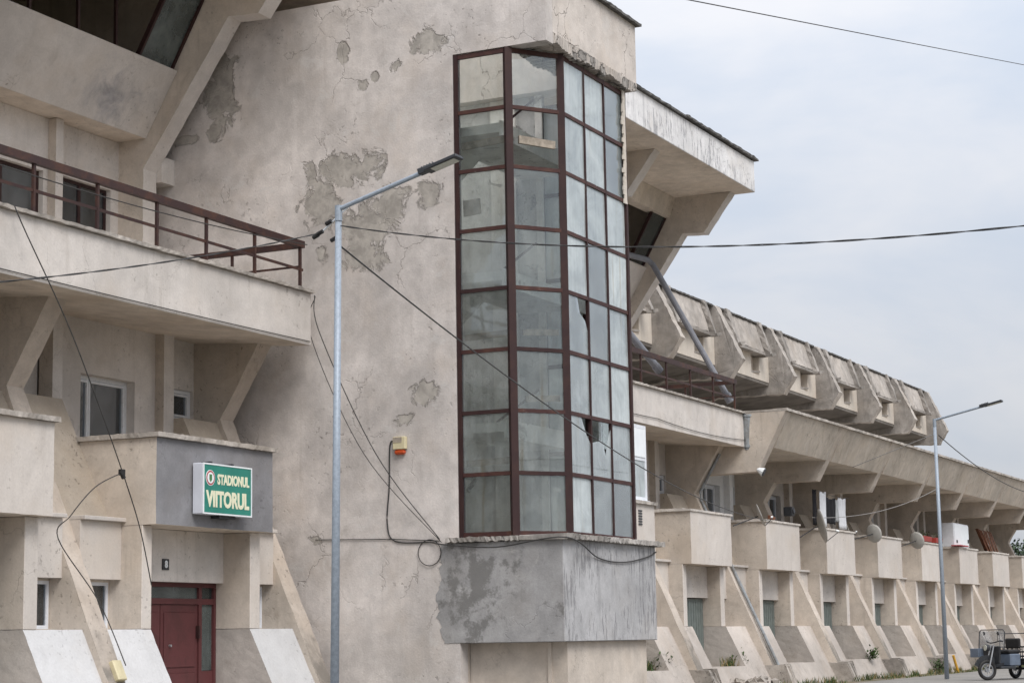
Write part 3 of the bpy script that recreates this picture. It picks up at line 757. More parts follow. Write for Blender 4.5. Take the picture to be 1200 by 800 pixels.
# ragged plaster rim where the cement box meets the wall
q = MB()
rim = []; w = .1
for i in range(50):
    w = min(.26, max(.0, w + random.uniform(-.045, .045))); rim.append((17.25 + w, 1.452 + 1.82 * i / 49))
for i in range(49):
    (ya, z0_), (yb, z1_) = rim[i], rim[i + 1]
    q.prism([(17.24, z0_), (ya, z0_), (yb, z1_), (17.24, z1_)], TX - .009, TX + .02)
q.build('cement_rim', M['cement_dark'], tower)
# recessed ground floor wall
q = MB(); q.box(TX + .302, 33.09, 17.018, 17.2, 0, 1.447); q.box(33.1, 33.3, 15.05, 17.018, 0, 1.447); q.box(33.3, TR - .26, 15.05, 15.3, 0, 1.447)
q.build('recess_wall', M['tan'], tower)
q = MB(); q.box(33.05, 33.098, 15.35, 15.42, 0, 1.44); q.build('recess_rib', M['tan'], tower)
# glazing
Z0, Z1, NR = 3.372, 12.56, 8
P0, P1, P2, P3 = Vector((TX + .05, 17.0, 0)), Vector((TX + .05, 15.88, 0)), Vector((33.66, 15.2, 0)), Vector((36.72, 15.2, 0))
rows = [Z0 + (Z1 - Z0) * i / NR for i in range(NR + 1)]
fr = MB(); UPV = Vector((0, 0, 1))
def post(p, w, d, dirv): fr.beam(p + UPV * Z0, p + UPV * (Z1 - .002), w, d, 0, dirv)
post(P0 + Vector((0, -.035, 0)), .075, .10, Vector((1, 0, 0)))
post(P1, .125, .14, Vector((.7, -.7, 0)).normalized()); post(P2, .115, .14, Vector((.4, -.9, 0)).normalized()); post(P3, .09, .10, Vector((0, 1, 0)))
stair = tag(fr.build('stair_window', M['redpaint'], tower), 'tall faceted stair window with dark red steel frame')
facets = [(P0, P1, 1, .07, .06), (P1, P2, 1, .06, .06), (P2, P3, 3, .06, .05)]
BROKEN = {(1, 0, 6): 'missing', (2, 0, 3): 'shard_r', (2, 1, 1): 'shard_t', (2, 0, 1): 'shard_r2'}
for fi, (a, c, cols, mleft, mright) in enumerate(facets):
    d = (c - a); L = d.length; u = d / L; nrm = Vector((u.y, -u.x, 0))
    if nrm.x > 0 and fi == 0: nrm = -nrm
    if fi == 2: nrm = Vector((0, -1, 0))
    if fi == 1: nrm = Vector((-1, -1, 0)).normalized()
    xs = [mleft] + [mleft + (L - mleft - mright) * i / cols for i in range(1, cols)] + [L - mright]
    for r in range(NR + 1):
        t = MB(); z = rows[r]
        z = min(max(z, Z0 + .045), Z1 - .05)
        k = 8
        for i in range(k):
            s0, s1 = .06 + (L - .12) * i / k, .06 + (L - .12) * (i + 1) / k
            t.beam(a + u * s0 + UPV * z, a + u * s1 + UPV * (z + random.uniform(-.002, .002)), .06, .072 if 0 < r < NR else .085)
        t.build('transom', M['redpaint2' if fi == 2 or random.random() < .7 else 'redpaint'], stair)
    for i in range(1, cols):
        t = MB(); p = a + u * xs[i]
        t.beam(p + UPV * Z0, p + UPV * Z1, .05, .065, 0, nrm); t.build('mullion', M['redpaint'], stair)
    for i in range(cols):
        for r in range(NR):
            za, zb = rows[r] + .03, rows[r + 1] - .03
            br = BROKEN.get((fi, i, r))
            if br == 'missing': continue
            s0, s1 = xs[i] + .01, xs[i + 1] - .01
            pts = [(s0, za), (s1, za), (s1, zb), (s0, zb)]
            w, h = s1 - s0, zb - za
            if br == 'shard_r': pts = [(s0, za), (s1, za), (s1, za + h * .42), (s0 + w * .86, za + h * .62), (s0 + w * .62, za + h * .72), (s0 + w * .5, zb), (s0, zb)]
            if br == 'shard_t': pts = [(s0, za), (s1, za), (s1, za + h * .9), (s0 + w * .82, za + h * .66), (s0 + w * .72, za + h * .4), (s0 + w * .55, za + h * .66), (s0, za + h * .58)]
            if br == 'shard_r2': pts = [(s0, za), (s1, za), (s1, za + h * .55), (s0 + w * .8, za + h * .7), (s0 + w * .55, zb), (s0, zb)]
            tilt = random.uniform(-.012, .012)
            t = MB(); n_ = len(pts); V = []
            for sgn in (.004, -.004):
                V += [a + u * s_ + UPV * z_ + nrm * (sgn + tilt * (z_ - za) / h) for s_, z_ in pts]
            F = [tuple(range(n_)), tuple(range(2 * n_ - 1, n_ - 1, -1))] + [(j, (j + 1) % n_, (j + 1) % n_ + n_, j + n_) for j in range(n_)]
            t.poly(V, F)
            t.build('pane', M['gl_front' if fi == 2 else 'gl_side'], stair)
# plaster patches along the right jamb of the glazing
q = MB()
for i in range(26):
    z = 10.2 + 2.36 * i / 26
    q.box(36.60 - random.uniform(0, .10), 36.69, 15.13, 15.16, z, z + 2.36 / 26)
q.build('jamb_plaster', M['box'], tower, jitter=.004)
# inside: landings, flights, rails, timber braces
for z in (5.5, 8.35, 11.2):
    q = MB(); q.prism([(16.15, z - .30), (16.15, z + .04), (16.2, z + .04), (16.2, z), (17.6, z), (17.6, z - .18), (16.2, z - .18), (16.2, z - .30)], 33.0, 36.86); q.build('landing', M['inner'], tower)
for i, z in enumerate((3.4, 6.3, 9.2)):
    q = MB(); q.prism([(17.4, z + 2.1), (19.6, z + .1), (19.6, z - .15), (17.4, z + 1.85)], 33.05, 34.7); q.build('flight', M['inner'], tower)
    q = MB(); q.tube([(34.8, 16.3, z + 2.9), (34.8, 19.5, z + .9)], .025, 6); q.build('handrail', M['redpaint'], tower)
for (z, y0_, x0_, x1_) in ((10.92, 16.0, 32.95, 33.0), ):
    q = MB(); q.beam((32.92, 16.95, 10.80), (32.92, 15.98, 10.85), .05, .14); q.build('brace', M['timber'], tower)
q = MB(); q.beam((32.93, 15.76, 10.80), (33.55, 15.30, 10.76), .06, .15); q.build('brace', M['timber'], tower)
for (z, a_, b_) in ((7.12, (32.95, 16.95), (32.95, 15.92)), (7.14, (33.0, 15.78), (33.58, 15.32)), (4.75, (32.95, 16.95), (32.95, 15.92)), (5.9, (33.02, 15.76), (33.58, 15.32))):
    q = MB(); q.beam((*a_, z), (*b_, z + .03), .05, .12); q.build('brace', M['timber'], tower)
q = MB(); q.beam((32.95, 16.95, 9.6), (32.95, 16.6, 9.62), .05, .30); q.build('brace', M['timber'], tower)
for z in (3.5, 6.4, 9.2):
    q = MB(); q.box(34.1, 35.0, 19.54, 19.6, z, z + 2.0); q.build('inner_door', M['pvc'], tower)
    q = MB(); q.box(35.5, 36.0, 19.54, 19.6, z + .5, z + 2.0); q.build('inner_panel', M['curtain'], tower)
q = MB(); q.box(33.0, 36.86, 15.3, 19.6, 3.2, 3.3); q.build('tower_floor', M['inner'], tower)
q = MB(); q.box(TX + .302, FX(0) + 1.35, 23.3, 23.6, 10.9, 11.3); 
q = MB(); q.box(FX(0) + .442, TX - .002, 23.45, 23.9, 10.75, 11.28); q.build('tie_beam', M['cream'], tower)
reparent(tower)

# ================================================================== SIDE GRANDSTAND
side = empty('side_grandstand', (80, 22, 0), 'long low concrete stand with sloped fascia and repeated bays at the right', 'building')
LASTK = 11
for k in range(5, LASTK + 1):
    module(side, k, 'cream2', 'wedge', 'wedgeside', 'metal', 'white' if k == 5 else 'std')
    buttress(side, k, 'side')
    stub(side, k)
# end beam beside the main balcony
q = MB(); q.prism([(21.36, 6.34), (19.55, 6.36), (18.60, 8.16), (22.6, 8.16), (22.6, 6.34)], 57.09, 57.50, 0, 1); q.build('end_beam', [M['strut'], M['tan']], side, bevel=.015)
for k in range(4, LASTK):
    a = 57.502 if k == 4 else FX(k) + .442; c = FX(k + 1) - .002
    q = MB(); q.prism([(18.62, 8.16), (19.12, 7.10), (22.6, 7.16), (22.6, 7.36), (19.35, 7.3), (18.95, 8.16)], a, c, 0, 0, [0, 1, 1, 1, 1, 0]); uneven(q.build('fascia', [M['fascia'], M['soffit']], side), .3, .008)
q = MB(); q.rough_bar(57.09, FX(LASTK) + .44, 18.54, 19.0, 8.163, 8.24, .25, .012); q.box(57.09, FX(LASTK) + .44, 19.0, 27.5, 8.163, 8.23); q.build('terrace', M['coping'], side)
q = MB(); q.box(57.07, FX(LASTK) + .44, 27.5, 27.8, 0, 8.16); q.build('rear_wall', M['room'], side)
q = MB(); q.box(57.07, FX(LASTK) + .44, 22.6, 27.49, 3.3, 3.5); q.build('floor_slab', M['room'], side)
# upper seating tier
fy = [(24.1, 11.62), (24.56, 10.93), (27.2, 10.98), (31, 10.3), (31, 13.2), (25.25, 13.72), (25.05, 13.62)]
for k in range(5, LASTK + 1):
    xa = FX(k); j = lambda: random.uniform(-.02, .02)
    pts = [(y + j(), z + j()) for y, z in fy]
    q = MB(); q.prism(pts, xa + .02, xa + .46, 0, 1); uneven(q.build('tier_fin', [M['panel'], M['concrete']], side), .22, .022)
for k in range(4, LASTK):
    a, c = (57.2 if k == 4 else FX(k) + .462), FX(k + 1) + .018
    # pale box with a niche on its right part
    q = MB(); q.wall_y(a, c, 11.42, 12.66, 25.15, 25.45, [(c - 2.1, c - 1.15, 11.62, 12.60)]); q.build('tier_box', M['box'], side)
    q = MB(); q.box(c - 2.1, c - 1.15, 25.40, 25.44, 11.6, 12.62); q.build('niche_back', M['tan'], side)
    q = MB(); q.beam((c - 2.05, 25.2, 11.66), (c - 1.25, 25.12, 11.72), .09, .07); q.build('niche_bar', M['concrete'], side)
    q = MB(); q.prism([(24.86, 12.48), (25.22, 13.62), (25.6, 13.62), (25.3, 12.48)], a + 1.25, c - 1.25); uneven(q.build('tier_panel', M['panel'], side), .3, .016)
    q = MB(); q.prism([(24.83, 12.36), (24.86, 12.475), (25.3, 12.475), (25.3, 12.36)], a + 1.22, c - 1.22); q.build('panel_lip', M['concrete'], side, jitter=.02)
    for (xa, xb) in ((a + .78, a + 1.22), (c - 1.22, c - .98)):
        q = MB(); q.prism([(24.62, 12.32), (25.08, 13.70), (25.6, 13.70), (25.4, 12.32)], xa, xb); uneven(q.build('tier_rib', M['concrete'], side), .2, .025)
    for xa in (c - 1.1, a + 1.0):
        q = MB(); q.beam((xa - .12, 24.62, 12.36), (xa + .16, 24.55, 12.42), .1, .1); q.build('bracket', M['concrete'], side)
    q = MB(); q.prism([(25.25, 12.665), (25.32, 13.60), (31, 13.0), (31, 12.5)], a, c); q.build('tier_infill', M['concrete'], side)
    q = MB(); q.rough_bar(a, c, 25.15, 25.6, 13.64, 13.70, .3, .014); q.build('tier_coping', M['flash'], side)
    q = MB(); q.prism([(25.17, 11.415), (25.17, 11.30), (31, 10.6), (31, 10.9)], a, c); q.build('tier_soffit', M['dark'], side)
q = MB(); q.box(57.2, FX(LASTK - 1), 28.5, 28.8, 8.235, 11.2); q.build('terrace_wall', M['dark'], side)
reparent(side)

# ================================================================== SIGN
def make_text(body, x0, x1, z0, z1, y, mat, parent, name='lettering', bold=.020):
    cu = bpy.data.curves.new('lettering', 'FONT'); cu.body = body; cu.size = 1; cu.extrude = .02; cu.offset = bold * 2.2; cu.resolution_u = 3
    o = bpy.data.objects.new(name, cu); C.objects.link(o)
    bpy.context.view_layer.update()
    me = bpy.data.meshes.new_from_object(o.evaluated_get(bpy.context.evaluated_depsgraph_get()))
    bpy.data.objects.remove(o)
    xs = [v.co.x for v in me.vertices]; ys = [v.co.y for v in me.vertices]
    ax, bx, ay, by = min(xs), max(xs), min(ys), max(ys)
    for v in me.vertices:
        v.co = Vector((x0 + (v.co.x - ax) / (bx - ax) * (x1 - x0), y - v.co.z * .2, z0 + (v.co.y - ay) / (by - ay) * (z1 - z0)))
    me.materials.clear(); me.materials.append(mat)
    r = bpy.data.objects.new(name, me); C.objects.link(r); r.parent = parent
    return r
sx0, sx1, sz0, sz1, sy = 28.17, 29.66, 3.71, 4.58, 19.56
sign = empty('stadium_sign', (28.9, 19.7, 3.7), 'green lightbox sign reading STADIONUL VIITORUL on the grey bay front', 'sign')
q = MB(); q.box(sx0, sx1, sy + .004, 19.775, sz0, sz1); q.build('case', M['signcase'], sign, bevel=.012)
q = MB(); q.box(sx0 + .03, sx1 - .03, sy - .008, sy + .003, sz0 + .03, sz1 - .03); q.build('face', M['sign'], sign)
q = MB(); e = .024
q.box(sx0, sx1, sy - .014, sy + .002, sz1 - e, sz1); q.box(sx0, sx1, sy - .014, sy + .002, sz0, sz0 + e); q.box(sx0, sx0 + e, sy - .014, sy + .002, sz0 + e, sz1 - e); q.box(sx1 - e, sx1, sy - .014, sy + .002, sz0 + e, sz1 - e)
q.build('trim', M['signwhite'], sign)
make_text('STADIONUL', sx0 + .42, sx1 - .09, sz0 + .515, sz0 + .70, sy - .010, M['letter'], sign)
make_text('VIITORUL', sx0 + .08, sx1 - .09, sz0 + .12, sz0 + .41, sy - .010, M['letter'], sign)
cx, cz = sx0 + .205, sz0 + .62
for (r_, d_, m_) in ((.135, .012, 'signwhite'), (.125, .016, 'crestred'), (.095, .020, 'signwhite')):
    q = MB(); q.tube([(cx, sy - .008, cz), (cx, sy - .008 - d_ * .5, cz)], r_, 28); q.build('crest', M[m_], sign)
q = MB(); q.prism_z([(0, 0)] * 3, 0, 0) if False else None
q.poly([(cx - .04, sy - .021, cz + .06), (cx + .04, sy - .021, cz + .06), (cx + .04, sy - .021, cz - .03), (cx, sy - .021, cz - .075), (cx - .04, sy - .021, cz - .03),
        (cx - .04, sy - .017, cz + .06), (cx + .04, sy - .017, cz + .06), (cx + .04, sy - .017, cz - .03), (cx, sy - .017, cz - .075), (cx - .04, sy - .017, cz - .03)],
       [(0,1,2,3,4),(9,8,7,6,5),(0,5,6,1),(1,6,7,2),(2,7,8,3),(3,8,9,4),(4,9,5,0)])
q.build('crest_shield', M['crestgreen'], sign)
for bx in (28.45, 29.1):
    q = MB(); q.box(bx, bx + .06, 19.6, 19.79, sz1 + .002, sz1 + .04); q.build('bracket', M['dkplastic'], sign)
q = MB(); q.box(28.75, 29.25, 19.62, 19.79, sz0 - .05, sz0 - .002); q.build('bracket', M['dkplastic'], sign)
reparent(sign)
plate = empty('house_number', (28.6, 20.64, 2.85), 'small dark house number plate on the wall above the red door', 'number plate')
q = MB(); q.box(28.52, 28.70, 20.625, 20.648, 2.80, 2.99); q.build('plate', M['dkplastic'], plate)
make_text('8', 28.57, 28.655, 2.835, 2.965, 20.622, M['signwhite'], plate)
reparent(plate)

# ================================================================== SIREN
sir = empty('alarm_siren', (TX, 18.2, 5.0), 'small ivory alarm siren with orange lens on the tower wall', 'alarm siren')
q = MB(); q.box(TX - .10, TX - .003, 18.08, 18.35, 5.07, 5.31); q.build('housing', M['ivory'], sir, bevel=.012)
q = MB(); q.box(TX - .108, TX - .10, 18.15, 18.33, 5.20, 5.30); q.build('grille', M['timber'], sir)
q = MB(); q.box(TX - .095, TX - .003, 18.10, 18.33, 4.975, 5.068); q.build('lens', M['orange'], sir, bevel=.03)
reparent(sir)

# ================================================================== STREET LAMPS
def lamp(base, top, label, armlen=1.95, rise=.50, lean=(0, 0), k=1.0):
    t = empty('street_lamp', base, label, 'street lamp', 'street lamps along the road')
    bx, by, _ = base; tx, ty = bx + lean[0], by + lean[1]
    q = MB(); q.tube([(bx, by, 0), (tx, ty, top)], .06, 14, radii=[.072 * k, .050 * k]); q.build('pole', M['galv'], t, smooth=True)
    q = MB(); q.disc((bx, by, .012), (0, 0, 1), .2, .02, 14); q.build('base_plate', M['galv'], t)
    a = Vector((tx, ty, top - .02)); d = Vector((0, -armlen, rise)); e = a + d * .73
    q = MB(); q.tube([a, e], .036 * k, 10); q.tube([(tx, ty, top - .22 * k), (tx, ty, top + .02)], .058 * k, 12); q.build('arm', M['galv'], t)
    u = d.normalized(); sxv = Vector((1, 0, 0)); up = sxv.cross(u); up = up if up.z > 0 else -up
    h = MB(); h.obox(e + u * .40 * k, u, sxv, up, .30 * k, .13 * k, .028 * k); h.obox(e + u * .10 * k + up * .02 * k, u, sxv, up, .13 * k, .06 * k, .05 * k)
    for i in range(5): h.obox(e + u * (.05 + i * .05) * k + up * .065 * k, u, sxv, up, .008 * k, .06 * k, .02 * k)
    h.build('head', M['dkplastic'], t, bevel=.006)
    h = MB(); h.obox(e + u * .43 * k - up * .033 * k, u, sxv, up, .21 * k, .095 * k, .006); h.build('lens', M['lens'], t)
    reparent(t); return t
LS = .68
def near(p): return (p[0] * LS, p[1] * LS, 1.5 + (p[2] - 1.5) * LS)
lamp((26.66 * LS, 16.08 * LS, 0), 1.5 + 6.82 * LS, 'tall galvanised street lamp in front of the tower side wall', 2.05 * LS, .56 * LS, (-.02, -.10), LS)
lamp((62.72, 15.5, 0), 8.2, 'farther street lamp standing before the side stand, near the tricycle', 2.05, .45, (.0, .0))

# ================================================================== CABLES
def cable(pts, r, label, mat='cablem', sag=0., n=14, twist=False, spline=False):
    P_ = [Vector(p) for p in pts]; out = []
    for i in range(len(P_) - 1):
        for j in range(n):
            t = j / n; p = P_[i].lerp(P_[i + 1], t)
            if spline:
                p0 = P_[max(i - 1, 0)]; p3 = P_[min(i + 2, len(P_) - 1)]; p1, p2 = P_[i], P_[i + 1]
                p = .5 * ((2 * p1) + (-p0 + p2) * t + (2 * p0 - 5 * p1 + 4 * p2 - p3) * t * t + (-p0 + 3 * p1 - 3 * p2 + p3) * t ** 3)
            out.append(p - Vector((0, 0, sag * 4 * t * (1 - t))))
    out.append(P_[-1]); q = MB()
    if twist:
        L = sum((out[i + 1] - out[i]).length for i in range(len(out) - 1)); m_ = int(L / .12)
        fine = []
        for i in range(m_ + 1):
            s_ = i / m_ * (len(out) - 1); a = min(int(s_), len(out) - 2); fine.append(out[a].lerp(out[a + 1], s_ - a))
        for ph in (0, math.pi):
            q.tube([p + Vector((0, math.cos(i * .8 + ph) * r * .8, math.sin(i * .8 + ph) * r * .8)) for i, p in enumerate(fine)], r * .75, 5)
    else: q.tube(out, r, 6)
    return tag(q.build('cable', M[mat], smooth=True), label, 'cable')
cable([(20.0, 10, 9.36), (140.0, 10, 35.6)], .009, 'thin power line crossing the sky above the stand', sag=.05, n=60)
cable([near((11.2, 16, 4.55)), near((26.6, 16.3, 7.93))], .006, 'twisted service cable from the left edge up to the near lamp', sag=.2, n=40, twist=True)
cable([(21.0, 19.82, 8.82), (31.6, 19.6, 8.95)], .010, 'thin cable strung along the rusty balcony railing', sag=.16, n=30)
cable([near((26.66, 15.96, 8.04)), near((21.01, 4.0, 5.74))], .006, 'twisted cable running from the near lamp across the glazing to the right', sag=.2, n=40, twist=True)
cable([near((26.66, 15.98, 7.75)), (58.46, 19.6, 4.95)], .010, 'long cable sloping from the near lamp down to the side stand bays', sag=.6, n=60)
cable([(23.5, 19.82, 8.2), (23.7, 19.75, 7.8), (24.5, 19.6, 6.55), (25.25, 19.6, 5.45), (26.15, 19.72, 4.28), (26.6, 19.70, 3.4), (27.2, 19.9, 2.5)], .010, 'black cable hanging from the balcony edge down to the red door', spline=True, n=8)
cable([(26.15, 19.72, 4.28), (25.62, 19.85, 4.02), (25.2, 20.0, 3.55), (25.15, 20.2, 3.2), (25.82, 19.9, 2.2), (26.0, 19.50, 1.2)], .009, 'black cable looping from the knot down the buttress to a junction box', spline=True, n=8)
cable([(32.35, 19.9, 8.12), (32.3, 19.75, 7.35), (32.4, 18.6, 5.0), (32.66, 17.4, 3.36)], .010, 'cable from the balcony corner down to the cement box', spline=True, n=10)
cable([(32.35, 19.88, 8.10), (32.3, 19.95, 7.3), (32.4, 18.85, 5.0), (32.66, 17.36, 3.30)], .008, 'second slacker cable from the balcony corner to the cement box', spline=True, n=10)
cable([(TX - .02, 18.36, 5.24), (TX - .02, 18.45, 5.15), (TX - .02, 18.47, 4.4), (TX - .02, 18.52, 3.7), (TX - .02, 18.35, 3.36), (TX - .03, 17.6, 3.31), (TX - .1, 17.3, 3.26), (TX - .12, 16.2, 3.17), (TX - .12, 14.8, 3.30), (34.2, GY - .03, 2.98), (35.4, GY - .03, 2.93), (36.6, GY - .03, 3.06), (37.1, GY - .03, 3.18)], .013, 'dark cable from the siren sagging along the cement box top', spline=True, n=8)
cable([(TX - .02, 20.1, 3.45), (TX - .02, 18.4, 3.40), (TX - .02, 17.4, 3.33)], .009, 'thin wire from the wall hole to the cement box')
q = MB(); q.torus((TX - .03, 17.62, 3.12), (1, 0, 0), .24, .009, 28, 6); tag(q.build('cable', M['cablem']), 'small cable coil hanging on the tower wall', 'cable')
cable([(20.5, 19.91, 7.22), (32.2, 19.91, 7.20)], .009, 'thin wire pinned along the lower edge of the balcony', sag=.03, n=20)
cable([(40, 19.90, 7.55), (50, 19.90, 7.35), (57.1, 19.90, 7.35)], .010, 'thin wire along the far balcony edge', sag=.1, n=14)
cable([(62.72, 15.5, 7.75), (63.6, 18.5, 6.9), ], .012, 'short stay wire on the far lamp', 'cablegrey')
cable([(62.75, 15.4, 7.7), (90.1, 18.3, 7.62)], .016, 'cable from the far lamp to the stand fascia', sag=.25, n=20)
cable([(62.5, 19.6, 5.25), (77.0, 18.9, 7.1)], .012, 'pale cable slanting from the dish up to the fascia', 'cablegrey', sag=.35, n=20)
cable([near((26.68, 16.3, 7.95)), near((26.64, 15.72, 8.34))], .009, 'short white rod on top of the near lamp pole', 'signwhite')
t = empty('cable_clamp', near((26.64, 16.2, 7.95)), 'black cable clamps beside the near lamp pole', 'cable clamp')
for (y, z) in ((16.36, 7.90), (16.28, 7.95), (16.12, 8.10), (16.03, 7.82)):
    q = MB(); q.tube([near((26.64, y + .05, z - .02)), near((26.64, y - .05, z + .02))], .024, 8); q.build('clamp', M['black'], t)
reparent(t)
q = MB(); q.obox((26.13, 19.72, 4.28), Vector((1, 0, 0)), Vector((0, 1, 0)), UPV, .05, .04, .05); q.tube([(26.1, 19.72, 4.3), (26.16, 19.70, 4.18)], .04, 8)
tag(q.build('cable_knot', M['black'], bevel=.01), 'black taped cable knot beside the grey bay', 'cable knot')
q = MB(); dirb = Vector((0, -.41, -.91)).normalized(); q.obox((25.93, 19.60, 1.12), Vector((1, 0, 0)), Vector((0, .91, -.41)).normalized(), dirb, .11, .05, .17)
tag(q.build('junction_box', M['ivory'], bevel=.015), 'ivory junction box on the buttress foot at lower left', 'junction box')

# ================================================================== THINGS ON THE BAYS
def dish(c, facing, r, label, back=None):
    c = Vector(c); f = Vector(facing).normalized()
    t = empty('satellite_dish', c, label, 'satellite dish', 'satellite dishes on the bays')
    u = f.cross(UPV).normalized(); w = u.cross(f); q = MB(); rings = 5; seg = 22; b = 0
    V = [c - f * (r * .22)]
    for i in range(1, rings + 1):
        rr = r * i / rings
        for k in range(seg):
            a = 2 * math.pi * k / seg; V.append(c + (u * math.cos(a) * .92 + w * math.sin(a)) * rr - f * (r * .22 * (1 - (i / rings) ** 2)))
    F = [(0, 1 + k, 1 + (k + 1) % seg) for k in range(seg)]
    for i in range(rings - 1):
        for k in range(seg): F.append((1 + i * seg + k, 1 + (i + 1) * seg + k, 1 + (i + 1) * seg + (k + 1) % seg, 1 + i * seg + (k + 1) % seg))
    q.poly(V, F); o = q.build('reflector', M['dish'], t, smooth=True)
    md = o.modifiers.new('thick', 'SOLIDIFY'); md.thickness = .012
    q = MB(); q.tube([c - w * r * .95, c - w * r * .55 + f * r * .85], .013, 6); q.build('feed_arm', M['dkplastic'], t)
    q = MB(); q.tube([c - w * r * .52 + f * r * .88, c - w * r * .42 + f * r * .74], .03, 8); q.build('receiver', M['signwhite'], t)
    bk = Vector(back) if back else c - f * .3 + Vector((0, .4, -.2))
    q = MB(); q.tube([c - f * r * .22, c - f * (r * .22 + .12), bk], .017, 8); q.build('mount', M['dkplastic'], t)
    reparent(t); return t
dish((56.95, 19.45, 5.05), (.35, -.9, .35), .36, 'small satellite dish seen edge-on, right of the first far bay', (55.75, 19.9, 4.7))
dish((62.75, 19.35, 4.98), (.47, -.86, .2), .56, 'large pale satellite dish left of the bay with laundry', (61.75, 19.85, 4.55))
dish((69.2, 19.45, 5.0), (.96, -.2, .25), .33, 'grey satellite dish seen from behind, right of the laundry bay', (68.0, 19.9, 4.75))
dish((75.3, 19.5, 4.98), (.96, -.2, .25), .33, 'grey satellite dish beside the red flower boxes', (74.15, 19.9, 4.7))
dish((66.9 + 1.35, 20.1, 5.1), (.3, -.9, .3), .30, 'small white dish tucked behind the laundry bay corner', (67.95, 20.3, 4.8))
def cloth(name, x0, x1, z0, z1, y, mat, label, cat, wav=.05):
    q = MB(); n = 14; m_ = 8; V = []
    for i in range(n + 1):
        for j in range(m_ + 1):
            t = i / n; s_ = j / m_
            V.append((x0 + (x1 - x0) * t + .10 * (1 - s_) * (t - .3), y + wav * math.sin(t * 15 + s_ * 1.5) * (1 - s_ * .4) , z0 + (z1 - z0) * s_ - .06 * (1 if j == m_ else 0) * math.sin(math.pi * t)))
    F = [(i * (m_ + 1) + j, (i + 1) * (m_ + 1) + j, (i + 1) * (m_ + 1) + j + 1, i * (m_ + 1) + j + 1) for i in range(n) for j in range(m_)]
    q.poly(V, F); o = q.build(name, M[mat], smooth=True); md = o.modifiers.new('thick', 'SOLIDIFY'); md.thickness = .01
    return tag(o, label, cat, 'laundry on the line')
cloth('hanging_sheet', 64.55, 65.10, 5.07, 6.25, 19.93, 'sheet', 'white sheet at the left end of the washing line', 'laundry')
cloth('hanging_sheet', 66.70, 67.35, 5.07, 6.15, 19.93, 'sheet', 'white sheet at the right end of the washing line', 'laundry', .08)
cloth('hanging_jacket', 65.15, 66.25, 5.2, 6.10, 19.95, 'cloth', 'black jacket hanging in the middle of the washing line', 'laundry')
cloth('hanging_towel', 66.30, 66.66, 5.3, 6.08, 19.97, 'curtain', 'grey towel next to the black jacket', 'laundry')
cloth('hanging_cover', 64.15, 64.42, 5.1, 6.3, 20.05, 'cloth', 'narrow dark cover at the bay corner left of the sheets', 'laundry')
cable([(64.1, 19.93, 6.26), (67.9, 19.93, 6.18)], .008, 'washing line across the laundry bay', sag=.06)
def flowerbox(x0, x1, y, label):
    t = empty('flower_box', ((x0 + x1) / 2, y, 5.04), label, 'flower box', 'red flower boxes')
    q = MB(); q.prism([(y - .09, 5.04), (y - .12, 5.24), (y + .12, 5.24), (y + .09, 5.04)], x0, x1); q.build('trough', M['redpot'], t, bevel=.01)
    q = MB()
    for i in range(60):
        c = Vector((random.uniform(x0, x1), y + random.uniform(-.1, .1), 5.24 + random.uniform(0, .18))); a = random.uniform(0, 6.28); d = Vector((math.cos(a), math.sin(a), random.uniform(-.3, .8))).normalized(); e = d.cross(UPV).normalized() * .025
        q.face([c, c + d * .05 + e, c + d * .1, c + d * .05 - e])
    q.build('leaves', M['leaf'], t); reparent(t)
flowerbox(77.15, 78.6, 19.86, 'left red flower box on the bay left of the far lamp')
flowerbox(79.3, 80.3, 19.86, 'right red flower box half hidden by the far lamp pole')
t = empty('white_cabinet', (84.4, 20.0, 5.04), 'white cabinet standing on the bay right of the far lamp', 'cabinet')
q = MB(); q.box(83.3, 85.9, 20.0, 20.5, 5.04, 6.03); q.build('cabinet_body', M['pvc'], t, bevel=.015)
q = MB(); q.box(83.36, 85.84, 19.975, 19.997, 5.1, 5.97); q.build('door', M['signwhite'], t)
q = MB(); q.box(83.6, 83.75, 19.95, 19.974, 5.2, 5.32); q.box(85.6, 85.75, 19.95, 19.974, 5.25, 5.4); q.build('latch', M['dkplastic'], t); reparent(t)
q = MB(); q.rough_bar(82.95, 84.4, 19.66, 20.05, 5.045, 5.09, .2, .012); tag(q.build('red_cloth', M['redcloth']), 'red cloth laid over the bay edge below the white cabinet', 'cloth')
t = empty('board_stack', (91.2, 20.4, 5.04), 'stack of brown boards leaning upright on the last bay', 'boards')
for i in range(9):
    x = 89.9 + i * .30; lean = .35 if i < 3 else .03
    q = MB(); q.beam((x, 20.15 + .04 * (i % 2), 5.04), (x - lean, 20.45, 6.05 - .03 * (i % 3)), .22, .03); q.build('board', M['woodm'], t)
reparent(t)
q = MB(); q.box(58.85, 59.05, 19.78, 19.88, 5.04, 5.16, 0); q.box(59.15, 59.35, 19.79, 19.89, 5.04, 5.13); tag(q.build('bottle_crate', M['woodm'], bevel=.01), 'small brown object left on the bay coping beside the dish', 'box')
